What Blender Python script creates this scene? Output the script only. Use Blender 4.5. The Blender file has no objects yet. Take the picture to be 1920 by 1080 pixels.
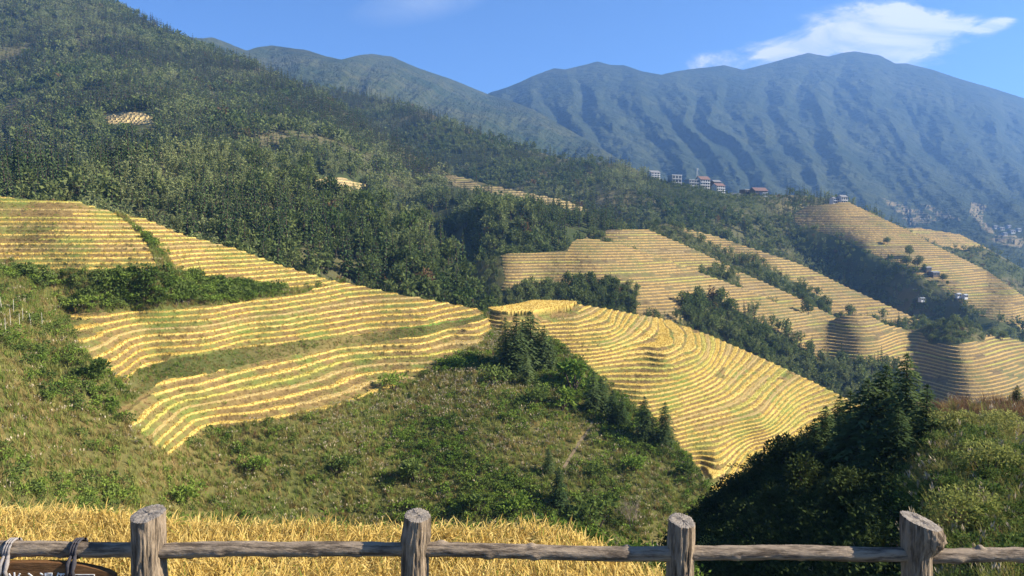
import bpy, math, random
import numpy as np
from mathutils import Vector

# ------------------------------------------------------------------ camera, sky, sun, exposure
scene = bpy.context.scene
COL = scene.collection
F_PX, PITCH = 1450.0, math.atan(110 / 1450.0)
cam_data = bpy.data.cameras.new("camera")
cam_data.sensor_width = 36.0
cam_data.lens = F_PX / 1920.0 * 36.0
cam_data.clip_start = 0.1
cam_data.clip_end = 40000.0
camera = bpy.data.objects.new("camera", cam_data)
camera.location = (0, 0, 0)
camera.rotation_euler = (math.pi / 2 - PITCH, 0, 0)
COL.objects.link(camera)
scene.camera = camera

SUN_AZ, SUN_EL = math.radians(96.0), math.radians(31.0)      # azimuth clockwise from the view axis
world = bpy.data.worlds.new("World")
scene.world = world
world.use_nodes = True
wn, wl = world.node_tree.nodes, world.node_tree.links
wn.clear()


def wnode(t, **kw):
    n = wn.new(t)
    for k, v in kw.items():
        setattr(n, k, v)
    return n


def wmath(op, a, b=None, c=None, clamp=False):
    n = wn.new('ShaderNodeMath')
    n.operation = op
    n.use_clamp = clamp
    for i, v in enumerate((a, b, c)):
        if v is None:
            continue
        if isinstance(v, (int, float)):
            n.inputs[i].default_value = v
        else:
            wl.new(v, n.inputs[i])
    return n.outputs[0]


sky = wnode('ShaderNodeTexSky', sky_type='NISHITA', sun_disc=False)
sky.sun_elevation = SUN_EL
sky.sun_rotation = SUN_AZ
sky.altitude = 3000
sky.air_density = 1.0
sky.dust_density = 0.0
sky.ozone_density = 8.5
w_out = wnode('ShaderNodeOutputWorld')
w_bg = wnode('ShaderNodeBackground')
w_bg.inputs['Strength'].default_value = 0.076
# clouds: in directions of the sky, a soft bank over the ridge and a faint veil
tc = wnode('ShaderNodeTexCoord')
sx = wnode('ShaderNodeSeparateXYZ')
wl.new(tc.outputs['Generated'], sx.inputs[0])
ymax = wmath('MAXIMUM', sx.outputs['Y'], 0.05)
U = wmath('DIVIDE', sx.outputs['X'], ymax)
V = wmath('DIVIDE', sx.outputs['Z'], ymax)
cv = wnode('ShaderNodeCombineXYZ')
wl.new(U, cv.inputs[0])
wl.new(V, cv.inputs[1])


def cloud_noise(scale, sy, detail, seed, rough=0.55, dist=0.0):
    mp = wnode('ShaderNodeMapping')
    mp.inputs['Scale'].default_value = (1, sy, 1)
    mp.inputs['Location'].default_value = (seed, seed * 0.7, seed * 1.3)
    wl.new(cv.outputs[0], mp.inputs[0])
    n = wnode('ShaderNodeTexNoise')
    n.inputs['Scale'].default_value = scale
    n.inputs['Detail'].default_value = detail
    n.inputs['Roughness'].default_value = rough
    n.inputs['Distortion'].default_value = dist
    wl.new(mp.outputs[0], n.inputs['Vector'])
    return n.outputs[0]


def blob(px, py, rx, ry, rot=0.0):
    u0, v0 = (px - 960) / F_PX, (430 - py) / F_PX
    du, dv = wmath('SUBTRACT', U, u0), wmath('SUBTRACT', V, v0)
    c, s = math.cos(rot), math.sin(rot)
    a = wmath('ADD', wmath('MULTIPLY', du, c), wmath('MULTIPLY', dv, s))
    b = wmath('ADD', wmath('MULTIPLY', du, -s), wmath('MULTIPLY', dv, c))
    a = wmath('DIVIDE', a, rx / F_PX)
    b = wmath('DIVIDE', b, ry / F_PX)
    r = wmath('SQRT', wmath('ADD', wmath('MULTIPLY', a, a), wmath('MULTIPLY', b, b)))
    return wmath('SUBTRACT', 1.0, r, clamp=True)


fine = cloud_noise(8.0, 2.4, 10.0, 3.1, 0.66, 0.6)
big = cloud_noise(3.5, 2.0, 3.0, 7.7)
body = wmath('MAXIMUM', blob(1645, 78, 230, 74, 0.06), blob(1715, 62, 130, 56, 0.0))
body = wmath('MAXIMUM', body, wmath('MULTIPLY', blob(1480, 104, 240, 40, 0.14), 0.9))
body = wmath('MAXIMUM', body, wmath('MULTIPLY', blob(1838, 62, 60, 22, 0.28), 0.85))
body = wmath('MAXIMUM', body, wmath('MULTIPLY', blob(1560, 55, 110, 40, 0.3), 0.55))
dens = wmath('ADD', wmath('MULTIPLY', body, 1.35), wmath('MULTIPLY', wmath('SUBTRACT', fine, 0.5), 2.5))
dens = wmath('MULTIPLY', wmath('SUBTRACT', dens, 0.16), 2.1, clamp=True)
streak = cloud_noise(5.0, 4.5, 8.0, 11.3, 0.6, 0.8)
dens = wmath('MULTIPLY', dens, wmath('MULTIPLY', body, 5.0, clamp=True))
dens = wmath('MULTIPLY', dens, wmath('ADD', 0.58, wmath('MULTIPLY', wmath('SUBTRACT', streak, 0.36), 2.4, clamp=True)), clamp=True)
veil = wmath('MAXIMUM', blob(800, 14, 150, 42, 0.2), blob(860, -5, 110, 30, 0.3))
veil = wmath('MULTIPLY', wmath('MULTIPLY', veil, 1.2, clamp=True), wmath('MULTIPLY', wmath('SUBTRACT', fine, 0.32), 2.6, clamp=True))
veil = wmath('MULTIPLY', veil, 0.5)
alpha = wmath('MAXIMUM', wmath('MULTIPLY', dens, 0.93), veil, clamp=True)
cloud_col = wnode('ShaderNodeMix', data_type='RGBA')
cloud_col.inputs[6].default_value = (3.6, 4.1, 5.0, 1)
cloud_col.inputs[7].default_value = (5.8, 5.7, 5.7, 1)
wl.new(wmath('MULTIPLY', wmath('SUBTRACT', wmath('ADD', dens, wmath('SUBTRACT', fine, 0.5)), 0.3), 1.6, clamp=True), cloud_col.inputs[0])
mixc = wnode('ShaderNodeMix', data_type='RGBA')
wl.new(alpha, mixc.inputs[0])
wl.new(sky.outputs[0], mixc.inputs[6])
wl.new(cloud_col.outputs[2], mixc.inputs[7])
wl.new(mixc.outputs[2], w_bg.inputs['Color'])
wl.new(w_bg.outputs[0], w_out.inputs['Surface'])

sun_data = bpy.data.lights.new("sun", 'SUN')
sun_data.energy = 5.0
sun_data.angle = math.radians(0.53)
sun_data.color = (1.0, 0.915, 0.76)
sun_obj = bpy.data.objects.new("sun", sun_data)
SUN_DIR = Vector((math.sin(SUN_AZ) * math.cos(SUN_EL), math.cos(SUN_AZ) * math.cos(SUN_EL), math.sin(SUN_EL)))
sun_obj.rotation_euler = SUN_DIR.to_track_quat('Z', 'Y').to_euler()
COL.objects.link(sun_obj)

scene.view_settings.view_transform = 'Standard'
scene.view_settings.look = 'None'
scene.view_settings.gamma = 1.0
scene.view_settings.exposure = 1.36
scene.cycles.max_bounces = 5
scene.cycles.diffuse_bounces = 3
scene.cycles.glossy_bounces = 2
scene.cycles.transmission_bounces = 2
scene.cycles.volume_bounces = 1
scene.cycles.use_denoising = True
scene.cycles.denoiser = 'OPENIMAGEDENOISE'
scene.cycles.denoising_input_passes = 'RGB_ALBEDO_NORMAL'
scene.cycles.denoising_prefilter = 'ACCURATE'

# ------------------------------------------------------------------ helpers
RNG = np.random.default_rng(7)
random.seed(11)
COSP, SINP = math.cos(PITCH), math.sin(PITCH)


def unproject(px, py, Y):
    """World point at forward distance Y whose line of sight has the given bearing and elevation."""
    px, py, Y = np.asarray(px, float), np.asarray(py, float), np.asarray(Y, float)
    cx, cy = (px - 960) / F_PX, (540 - py) / F_PX
    dy = COSP + cy * SINP
    dz = -SINP + cy * COSP
    k = Y / dy
    return np.stack([cx * k, Y + 0 * k, dz * k], -1)


def y_for(px, py, z):
    cy = (540 - py) / F_PX
    return z * (COSP + cy * SINP) / (-SINP + cy * COSP)


def _hash(i, j, seed):
    h = (i * 374761393 + j * 668265263 + seed * 974711) & 0xFFFFFFFF
    h = ((h ^ (h >> 13)) * 1274126177) & 0xFFFFFFFF
    h = h ^ (h >> 16)
    return (h & 0xFFFF) / 65535.0


def vnoise(x, y, seed=0):
    xi, yi = np.floor(x).astype(np.int64), np.floor(y).astype(np.int64)
    fx, fy = x - xi, y - yi
    fx, fy = fx * fx * (3 - 2 * fx), fy * fy * (3 - 2 * fy)
    a, b = _hash(xi, yi, seed), _hash(xi + 1, yi, seed)
    c, d = _hash(xi, yi + 1, seed), _hash(xi + 1, yi + 1, seed)
    return (a * (1 - fx) + b * fx) * (1 - fy) + (c * (1 - fx) + d * fx) * fy


def fbm(x, y, seed=0, octs=4, gain=0.5):
    s, a, t = 0, 1.0, 0
    for o in range(octs):
        s = s + a * vnoise(x * 2 ** o + 17.3 * o, y * 2 ** o - 9.1 * o, seed + o)
        t += a
        a *= gain
    return s / t * 2 - 1


def in_poly(px, py, poly):
    res = np.zeros(px.shape, bool)
    n = len(poly)
    for i in range(n):
        x0, y0 = poly[i]
        x1, y1 = poly[(i + 1) % n]
        if y0 == y1:
            continue
        c = ((y0 > py) != (y1 > py)) & (px < (x1 - x0) * (py - y0) / (y1 - y0) + x0)
        res ^= c
    return res


def tps(ctrl):
    """Thin plate spline of log distance over the picture's bearings; control rows: (px, py, Y) or (px, py, None, z)."""
    P, L = [], []
    for c in ctrl:
        Y = c[2] if c[2] is not None else y_for(c[0], c[1], c[3])
        P.append((c[0] / 1000.0, c[1] / 1000.0))
        L.append(math.log(Y))
    P, L = np.array(P), np.array(L)
    n = len(P)
    r2 = ((P[:, None] - P[None]) ** 2).sum(-1)
    K = 0.5 * r2 * np.log(r2 + 1e-12) + 1.5e-4 * np.eye(n)
    A = np.zeros((n + 3, n + 3))
    A[:n, :n] = K
    A[:n, n] = A[n, :n] = 1
    A[:n, n + 1:] = P
    A[n + 1:, :n] = P.T
    w = np.linalg.solve(A, np.concatenate([L, np.zeros(3)]))

    def ev(px, py):
        x, y = np.asarray(px, float) / 1000, np.asarray(py, float) / 1000
        s = w[n] + w[n + 1] * x + w[n + 2] * y
        for i in range(n):
            r = (x - P[i, 0]) ** 2 + (y - P[i, 1]) ** 2
            s = s + w[i] * 0.5 * r * np.log(r + 1e-12)
        return np.exp(s)
    return ev


def poly_y(pts, px, smooth=9):
    xs, ys = [p[0] for p in pts], [p[1] for p in pts]
    y = np.interp(px, xs, ys)
    if smooth > 1:
        k = np.hanning(smooth + 2)[1:-1]
        k /= k.sum()
        y = np.convolve(np.pad(y, smooth, mode='edge'), k, 'same')[smooth:-smooth]
    return y


def tag(o, label=None, cat=None, group=None, kind=None):
    if label:
        o["label"] = label
    if cat:
        o["category"] = cat
    if group:
        o["group"] = group
    if kind:
        o["kind"] = kind
    return o


def mesh_np(name, V, Fq, mats, midx=None, attrs=None, smooth=False):
    """Mesh from a vertex array and an array of quads or triangles."""
    me = bpy.data.meshes.new(name)
    Fq = np.asarray(Fq, np.int32)
    nf, k = Fq.shape
    me.vertices.add(len(V))
    me.vertices.foreach_set("co", np.asarray(V, np.float32).ravel())
    me.loops.add(nf * k)
    me.loops.foreach_set("vertex_index", Fq.ravel())
    me.polygons.add(nf)
    me.polygons.foreach_set("loop_start", np.arange(0, nf * k, k, dtype=np.int32))
    if midx is not None:
        me.polygons.foreach_set("material_index", np.asarray(midx, np.int32))
    me.polygons.foreach_set("use_smooth", np.full(nf, smooth, bool))
    for m in mats:
        me.materials.append(m)
    for a, v in (attrs or {}).items():
        at = me.attributes.new(a, 'FLOAT', 'POINT')
        at.data.foreach_set("value", np.asarray(v, np.float32).ravel())
    me.update()
    return me


def link(name, me, parent=None, loc=None):
    o = bpy.data.objects.new(name, me)
    COL.objects.link(o)
    if parent is not None:
        o.parent = parent
    if loc is not None:
        o.location = loc
    return o


def empty(name, loc=(0, 0, 0), rz=0.0, scale=1.0):
    o = bpy.data.objects.new(name, None)
    o.empty_display_size = 0.2
    o.location = loc
    o.rotation_euler = (0, 0, rz)
    o.scale = (scale,) * 3
    COL.objects.link(o)
    return o


# ------------------------------------------------------------------ materials
class Mat:
    def __init__(self, name):
        self.m = bpy.data.materials.new(name)
        self.m.use_nodes = True
        self.n, self.l = self.m.node_tree.nodes, self.m.node_tree.links
        self.n.clear()
        self.out = self.n.new('ShaderNodeOutputMaterial')

    def node(self, t, **kw):
        n = self.n.new(t)
        for k, v in kw.items():
            setattr(n, k, v)
        return n

    def put(self, sock, v):
        if isinstance(v, (int, float)):
            sock.default_value = v
        elif isinstance(v, tuple):
            sock.default_value = v if len(v) == 4 or sock.type == 'VECTOR' else v + (1,)
        else:
            self.l.new(v, sock)

    def math(self, op, a, b=None, c=None, clamp=False):
        n = self.node('ShaderNodeMath', operation=op, use_clamp=clamp)
        for i, v in enumerate((a, b, c)):
            if v is not None:
                self.put(n.inputs[i], v)
        return n.outputs[0]

    def mix(self, f, a, b):
        n = self.node('ShaderNodeMix', data_type='RGBA')
        self.put(n.inputs[0], f)
        self.put(n.inputs[6], a)
        self.put(n.inputs[7], b)
        return n.outputs[2]

    def pos(self):
        return self.node('ShaderNodeNewGeometry').outputs['Position']

    def noise(self, scale, detail=3.0, rough=0.55, vec=None, stretch=None):
        if vec is None:
            vec = self.pos()
        if stretch:
            mp = self.node('ShaderNodeMapping')
            mp.inputs['Scale'].default_value = stretch
            self.l.new(vec, mp.inputs[0])
            vec = mp.outputs[0]
        n = self.node('ShaderNodeTexNoise')
        n.inputs['Scale'].default_value = scale
        n.inputs['Detail'].default_value = detail
        n.inputs['Roughness'].default_value = rough
        self.l.new(vec, n.inputs['Vector'])
        return n.outputs[0]

    def ramp(self, f, lo, hi):
        n = self.node('ShaderNodeMapRange')
        n.clamp = True
        self.put(n.inputs[0], f)
        n.inputs[1].default_value, n.inputs[2].default_value = lo, hi
        return n.outputs[0]

    def attr(self, name, t='GEOMETRY'):
        return self.node('ShaderNodeAttribute', attribute_name=name, attribute_type=t).outputs['Fac']

    def bump(self, h, strength=0.5, dist=0.1):
        b = self.node('ShaderNodeBump')
        b.inputs['Strength'].default_value = strength
        b.inputs['Distance'].default_value = dist
        self.l.new(h, b.inputs['Height'])
        return b.outputs[0]

    def diffuse(self, col, normal=None, translucent=0.0, rough=0.9, spec=0.25):
        if translucent > 0:
            d = self.node('ShaderNodeBsdfDiffuse')
            t = self.node('ShaderNodeBsdfTranslucent')
            self.put(d.inputs[0], col)
            self.put(t.inputs[0], col)
            mx = self.node('ShaderNodeMixShader')
            mx.inputs[0].default_value = translucent
            self.l.new(d.outputs[0], mx.inputs[1])
            self.l.new(t.outputs[0], mx.inputs[2])
            s = mx.outputs[0]
        else:
            p = self.node('ShaderNodeBsdfPrincipled')
            self.put(p.inputs['Base Color'], col)
            p.inputs['Roughness'].default_value = rough
            p.inputs['Specular IOR Level'].default_value = spec
            if normal is not None:
                self.l.new(normal, p.inputs['Normal'])
            s = p.outputs[0]
        self.l.new(s, self.out.inputs['Surface'])
        return self.m


def mat_simple(name, col, rough=0.85, var=0.25, scale=3.0, spec=0.25):
    m = Mat(name)
    n = m.ramp(m.noise(scale, 5), 0.3, 0.7)
    c = m.mix(n, tuple(x * (1 - var) for x in col), tuple(min(1, x * (1 + var)) for x in col))
    return m.diffuse(c, m.bump(m.noise(scale * 6, 4), 0.3, 0.02), rough=rough, spec=spec)


def mat_foliage(name, dark, light, transl=0.25, loc_scale=0.02, hue=None):
    """Leaf colour differs from plant to plant and from stand to stand."""
    m = Mat(name)
    oi = m.node('ShaderNodeObjectInfo')
    stand = m.ramp(m.noise(loc_scale, 3, vec=oi.outputs['Location']), 0.35, 0.65)
    f = m.math('ADD', m.math('MULTIPLY', oi.outputs['Random'], 0.45), m.math('MULTIPLY', stand, 0.55))
    leaf = m.noise(1.7, 3)
    f = m.math('ADD', f, m.math('MULTIPLY', m.math('SUBTRACT', leaf, 0.5), 0.9), clamp=True)
    c = m.mix(f, dark, light)
    if hue is not None:
        c = m.mix(m.math('GREATER_THAN', oi.outputs['Random'], 0.982), c, hue)
    return m.diffuse(c, translucent=transl)


def mat_terrace(name, rice_a, rice_b, bank_a, bank_b, green, ground_a, ground_b, ks=1.0):
    """Fields by the vertex attributes of the terrain: terr (terraced), rice (standing crop), lush (green bank)."""
    m = Mat(name)
    n1, n2, n3 = m.noise(0.9 * ks, 5, 0.65), m.noise(0.12 * ks, 4), m.noise(3.1 * ks, 4, 0.7)
    n4 = m.noise(0.045 * ks, 3)
    lev = m.attr('level')
    f = m.math('ADD', m.math('MULTIPLY', n3, 0.6), m.math('MULTIPLY', lev, 0.4))
    rice = m.mix(m.ramp(f, 0.25, 0.75), rice_a, rice_b)
    rice = m.mix(m.math('MULTIPLY', m.ramp(n2, 0.5, 0.75), 0.45), rice, bank_b)
    rice = m.mix(m.math('MULTIPLY', m.math('GREATER_THAN', lev, 0.9), 0.6), rice, (0.36, 0.36, 0.07))
    rice = m.mix(m.math('MULTIPLY', m.math('LESS_THAN', lev, 0.13), 0.7), rice, (0.36, 0.27, 0.13))
    bank = m.mix(m.ramp(n1, 0.35, 0.65), bank_a, bank_b)
    gsel = m.math('ADD', m.attr('lush'), m.math('MULTIPLY', m.ramp(m.math('ADD', n2, m.math('MULTIPLY', n1, 0.4)), 0.66, 0.88), 0.7), clamp=True)
    bank = m.mix(gsel, bank, green)
    t = m.mix(m.attr('rice'), bank, rice)
    gr = m.mix(m.ramp(n1, 0.3, 0.7), ground_a, ground_b)
    gr = m.mix(m.math('MULTIPLY', m.ramp(n4, 0.45, 0.65), 0.5), gr, bank_b)
    c = m.mix(m.attr('terr'), gr, t)
    return m.diffuse(c, m.bump(n3, 0.6, 0.25), rough=0.95, spec=0.1)


def mat_slope(name, a, b, c3, s1, s2, bd, patches=None):
    """Wooded or grassy ground seen from far off."""
    m = Mat(name)
    n1, n2 = m.noise(s1, 6, 0.62), m.noise(s2, 4, 0.6)
    c = m.mix(m.ramp(n2, 0.35, 0.65), a, b)
    c = m.mix(m.math('MULTIPLY', m.ramp(n1, 0.42, 0.68), 0.8), c, c3)
    if patches:
        c = m.mix(m.attr('terr'), c, m.mix(m.attr('rice'), patches[0], patches[1]))
    return m.diffuse(c, m.bump(n1, 0.8, bd), rough=0.95, spec=0.05)

# ------------------------------------------------------------------ terrain: each hill its own sheet, near to far
def profile(f, bank=0.34):
    """Height within one step of a terrace: bank, front of the standing rice, rice top."""
    z = np.where(f < bank, f / bank * 0.58, 0)
    z = np.where((f >= bank) & (f < bank + 0.10), 0.58 + (f - bank) / 0.10 * 0.44, z)
    return np.where(f >= bank + 0.10, 1.02 - 0.02 * (f - bank - 0.10) / (0.9 - bank), z)


def hill(name, top, bot, ctrl, x0, x1, dx, dy, mats, step=None, fields=(), lush=(), noise=(), ridges=None,
         back=(40, 0.6, 8), smooth=False, top_jit=0.0, plateau=None, phase_amp=0.35, phase_sc=0.012, tops=9, bank=0.34, rice_jit=0.0):
    px = np.arange(x0, x1 + dx, dx)
    pt, pb = poly_y(top, px, tops), poly_y(bot, px, 9)
    if top_jit:
        pt = pt + top_jit * fbm(px / 26.0, px * 0 + 3.3, 91, 3)
    nr = int(max(8, np.max(pb - pt) / dy))
    t = np.linspace(0, 1, nr) ** 0.9
    PX = np.repeat(px[None], nr, 0)
    PY = pb[None] + t[:, None] * (pt - pb)[None]
    Y = tps(ctrl)(PX, PY)
    if ridges is not None:
        Y = Y * ridges(PX, PY, t[:, None])
    P = unproject(PX, PY, Y)
    for (amp, size, seed) in noise:                               # natural unevenness, in metres
        P[..., 2] += amp * fbm(P[..., 0] / size, P[..., 1] / size, seed, 4) * np.minimum(1, (1 - t[:, None]) * 12 + 0.15)
    terr = np.zeros(PX.shape)
    lsh = np.zeros(PX.shape)
    if len(fields):
        jx, jy = 5 * fbm(PX / 30, PY / 30, 61, 3), 3 * fbm(PX / 30, PY / 30, 62, 3)
        for f in fields:
            terr[in_poly(PX + jx, PY + jy, f)] = 1
        for f in lush:
            lsh[in_poly(PX + jx, PY + jy, f)] = 1
    rice = np.zeros(PX.shape)
    level = np.zeros(PX.shape)
    if step:
        s = P[..., 2] / step + phase_amp * fbm(P[..., 0] * phase_sc, P[..., 1] * phase_sc, 5, 3)
        k = np.floor(s)
        f = s - k
        bk = bank + 0.10 * fbm(P[..., 0] * 0.03 + 7 * k, P[..., 1] * 0.03, 8, 2) + 0.14 * (_hash(k.astype(np.int64), (k * 0).astype(np.int64), 9) - 0.5)
        pr = profile(f, bk)
        dz = step * (pr - f - 0.15)
        rz = (f > bk + 0.05)
        level = _hash(k.astype(np.int64), (k * 0).astype(np.int64) + np.floor(P[..., 0] / 60 + vnoise(k * 3.1, k * 0, 4) * 3).astype(np.int64), 3)
        missing = fbm(P[..., 0] * 0.02 + 31 * k, P[..., 1] * 0.02, 19, 2) > 0.52       # lengths already cut or gone to grass
        rice = (rz & ~missing & (lsh < 0.5)).astype(float)
        tm = terr
        P[..., 2] += tm * dz * np.where(lsh > 0.5, 0.5, 1.0)
        if rice_jit:
            P[..., 2] += rice_jit * terr * rice * (RNG.random(PX.shape) - 0.5)
    if plateau is not None:
        inp = in_poly(PX, PY, plateau[0])
        P[..., 2] = np.where(inp, plateau[1] + 0.12 * (RNG.random(PX.shape) - 0.5), P[..., 2])
        rice = np.where(inp, 1.0, rice)
        level = np.where(inp, 0.5, level)
        rice = np.where(in_poly(PX, PY, plateau[2]) & ~inp, 0.0, rice)
    front = P.shape[0]
    # the far side of the ridge
    L, sl, nb = back
    rows = []
    last = P[-1]
    for i in range(1, nb + 1):
        d = L * (i / nb) ** 1.6
        k = (last[:, 1] + d) / last[:, 1]
        q = last.copy()
        q[:, 0] *= k
        q[:, 1] *= k
        q[:, 2] -= sl * d * (i / nb) ** 0.4
        rows.append(q)
    Pall = np.concatenate([P, np.array(rows)], 0)
    pad = lambda a: np.concatenate([a, np.repeat(a[-1:], nb, 0)], 0)
    R, C = Pall.shape[:2]
    idx = np.arange(R * C).reshape(R, C)
    Fq = np.stack([idx[:-1, :-1], idx[:-1, 1:], idx[1:, 1:], idx[1:, :-1]], -1).reshape(-1, 4)
    me = mesh_np(name, Pall.reshape(-1, 3), Fq, mats,
                 attrs=dict(terr=pad(terr), rice=pad(rice), level=pad(level), lush=pad(lsh)), smooth=smooth)
    o = link(name, me)
    tag(o, kind='structure')
    return dict(o=o, P=P, PX=PX, PY=PY, terr=terr, lush=lsh, rice=rice, level=level, t=t, nr=front)


M_NEAR = mat_terrace("near_terraces", (0.55, 0.375, 0.075), (0.68, 0.495, 0.145), (0.155, 0.102, 0.040), (0.27, 0.185, 0.072), (0.12, 0.19, 0.035),
                     (0.060, 0.078, 0.018), (0.125, 0.12, 0.04))
M_FAR = mat_terrace("far_terraces", (0.40, 0.255, 0.080), (0.50, 0.34, 0.12), (0.125, 0.09, 0.045), (0.21, 0.155, 0.075), (0.13, 0.14, 0.05),
                    (0.045, 0.06, 0.02), (0.075, 0.085, 0.03), ks=0.45)
M_WOOD = mat_terrace("wooded_ground", (0.50, 0.36, 0.14), (0.60, 0.45, 0.2), (0.16, 0.12, 0.06), (0.24, 0.19, 0.1), (0.08, 0.11, 0.03),
                     (0.03, 0.045, 0.014), (0.06, 0.07, 0.025), ks=0.2)
M_MID_MT = mat_slope("mid_mountain_cover", (0.035, 0.050, 0.022), (0.080, 0.083, 0.040), (0.018, 0.030, 0.013), 0.03, 0.005, 16.0)
M_MT = mat_slope("far_mountain_cover", (0.024, 0.036, 0.018), (0.055, 0.065, 0.032), (0.012, 0.020, 0.010), 0.02, 0.003, 22.0,
                 patches=((0.05, 0.06, 0.03), (0.19, 0.15, 0.085)))

# --- near hill on the other side of the gully, with its terraces
A_ = [(-300, 364), (0, 368), (140, 376), (215, 399), (262, 440), (288, 480), (300, 509), (60, 516), (22, 488), (-300, 478)]
B_ = [(226, 398), (270, 405), (340, 434), (450, 464), (530, 494), (615, 519), (640, 534), (560, 541), (500, 535), (385, 533), (330, 505), (304, 470), (268, 436)]
C1 = [(125, 588), (400, 575), (560, 552), (640, 531), (760, 547), (900, 574), (907, 590), (860, 603), (640, 632), (450, 655),
      (333, 670), (260, 694), (236, 716), (190, 690), (150, 650), (130, 612)]
C2 = [(940, 594), (905, 640), (850, 668), (740, 730), (640, 760), (500, 790), (400, 803), (325, 853), (298, 835), (250, 800),
      (217, 770), (262, 742), (310, 714), (440, 690), (640, 648), (780, 630), (905, 601)]
near_ctrl = [(-250, 365, 158), (0, 372, 162), (140, 380, 166), (220, 402, 170), (150, 450, 150), (0, 440, 150), (150, 515, 138), (300, 507, 142), (0, 490, 140),
             (270, 412, 174), (340, 440, 178), (450, 470, 184), (530, 500, 187), (610, 525, 190), (380, 533, 158), (500, 540, 168),
             (125, 588, None, -14.4), (250, 582, None, -14.4), (400, 573, None, -14.4), (520, 557, None, -14.4), (640, 538, None, -14.4),
             (238, 710, None, -21.6), (262, 690, None, -21.6), (333, 669, None, -21.0), (450, 652, None, -21.6), (640, 628, None, -21.6), (800, 612, None, -21.6), (900, 595, None, -21.6),
             (135, 632, None, -16.1), (150, 658, None, -16.95), (195, 678, None, -18.65), (225, 700, None, -20.4), (250, 798, None, -24.9), (333, 742, None, -24.9), (367, 737, None, -24.9), (282, 820, None, -26.4), (352, 758, None, -26.3), (450, 742, None, -26.3),
             (217, 767, None, -23.5), (290, 727, None, -23.5), (443, 690, None, -23.5), (640, 647, None, -23.5), (840, 623, None, -23.5), (936, 600, None, -23.5),
             (320, 848, None, -29), (400, 793, None, -29), (500, 783, None, -29), (640, 755, None, -29), (737, 723, None, -29),
             (750, 554, 195), (895, 582, 199),
             (0, 540, 122), (0, 600, 108), (0, 700, 92), (0, 850, 77), (0, 940, 68), (-250, 600, 104), (-250, 850, 75), (-250, 1100, 52), (0, 1100, 54),
             (120, 700, 102), (200, 850, 90), (200, 940, 81), (330, 930, 92), (200, 1100, 66),
             (600, 870, 111), (600, 960, 104), (600, 1100, 92), (450, 900, 103), (800, 800, 126), (800, 960, 106), (900, 690, 150),
             (1040, 640, 166), (1130, 720, 151), (1200, 770, 141), (1330, 930, 119), (1000, 800, 128), (1000, 705, 148), (1100, 850, 123),
             (1200, 900, 117), (1000, 950, 107), (1000, 1100, 95), (1300, 1100, 98), (1400, 1060, 106)]
near = hill("near_hillside", [(-250, 365), (0, 371), (140, 378), (215, 398), (270, 410), (340, 439), (450, 469), (530, 499), (615, 524), (750, 552),
                              (895, 579), (940, 597), (970, 612), (1040, 640), (1090, 675), (1130, 718), (1200, 768), (1260, 820), (1310, 880), (1340, 930), (1360, 990), (1400, 1060)],
            [(-250, 1120), (1420, 1120)], near_ctrl, -250, 1400, 1.35, 0.75, [M_NEAR], step=0.85, fields=(A_, B_, C1, C2),
            lush=([(640, 632), (780, 612), (890, 594), (890, 602), (760, 628), (640, 646)],), noise=((0.5, 9, 21), (0.22, 1.7, 22)), back=(110, 0.62, 8), tops=3, bank=0.48, rice_jit=0.10, phase_amp=0.3)

# --- the knoll and the fan of terraces to its right
fan_ctrl = [(915, 580, 205), (1000, 590, None, -21.5), (1000, 566, None, -21.3), (1078, 575, None, -21.9), (940, 590, None, -21.5),
            (1002, 603, None, -23.5), (1069, 595, None, -23.4), (1113, 582, None, -23.4), (1004, 612, None, -24.4), (1080, 608, None, -24.3), (1135, 585, None, -24.4),
            (1022, 619, None, -25.2), (1091, 614, None, -25.2), (1147, 605, None, -25.2), (1150, 589, None, -25.4),
            (1064, 635, None, -26.9), (1147, 627, None, -26.9), (1180, 590, None, -26.9),
            (1111, 667, None, -30.3), (1169, 655, None, -30.3), (1227, 649, None, -30.3), (1258, 642, None, -30.3), (1218, 613, None, -29.3),
            (1250, 602, 262), (1330, 632, 246), (1420, 670, 238), (1500, 706, 229), (1570, 741, 221), (1700, 800, 205),
            (1135, 680, None, -32), (1213, 671, None, -32), (1280, 664, None, -32), (1310, 650, None, -32), (1400, 710, None, -40.3), (1300, 760, 174), (1200, 750, 167),
            (1250, 830, 160), (1317, 883, None, -50), (1413, 837, None, -50), (1500, 782, None, -49), (1340, 860, None, -48), (1430, 790, None, -45), (1400, 840, None, -49.5),
            (1330, 905, 148), (1280, 950, 141), (1000, 700, 178), (1000, 1000, 150), (1300, 1050, 132), (1600, 1050, 140), (1700, 900, 170), (900, 800, 180)]
FAN = [(870, 590), (918, 560), (1000, 555), (1250, 590), (1600, 740), (1720, 800), (1720, 1060), (1200, 1060), (860, 1000)]
fan = hill("terraced_spur", [(880, 600), (905, 590), (918, 578), (950, 568), (1000, 565), (1060, 567), (1085, 572), (1130, 578), (1250, 600), (1330, 629), (1420, 668), (1500, 705), (1575, 742), (1640, 775), (1700, 800)],
           [(880, 1050), (1700, 1050)], fan_ctrl, 885, 1700, 1.2, 0.6, [M_NEAR], step=0.70, plateau=([(914, 580), (924, 571), (960, 562), (1060, 562), (1082, 572), (1066, 585), (1030, 593), (950, 591), (925, 588)], -20.7, [(905, 583), (950, 600), (1030, 603), (1075, 594), (1092, 578), (1082, 572), (1066, 585), (1030, 593), (950, 591), (925, 588)]), fields=(FAN,),
           noise=((0.3, 25, 31), (0.12, 1.6, 32)), back=(140, 0.6, 8), tops=3, bank=0.30, rice_jit=0.08, phase_amp=0.5, phase_sc=0.03)

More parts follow.
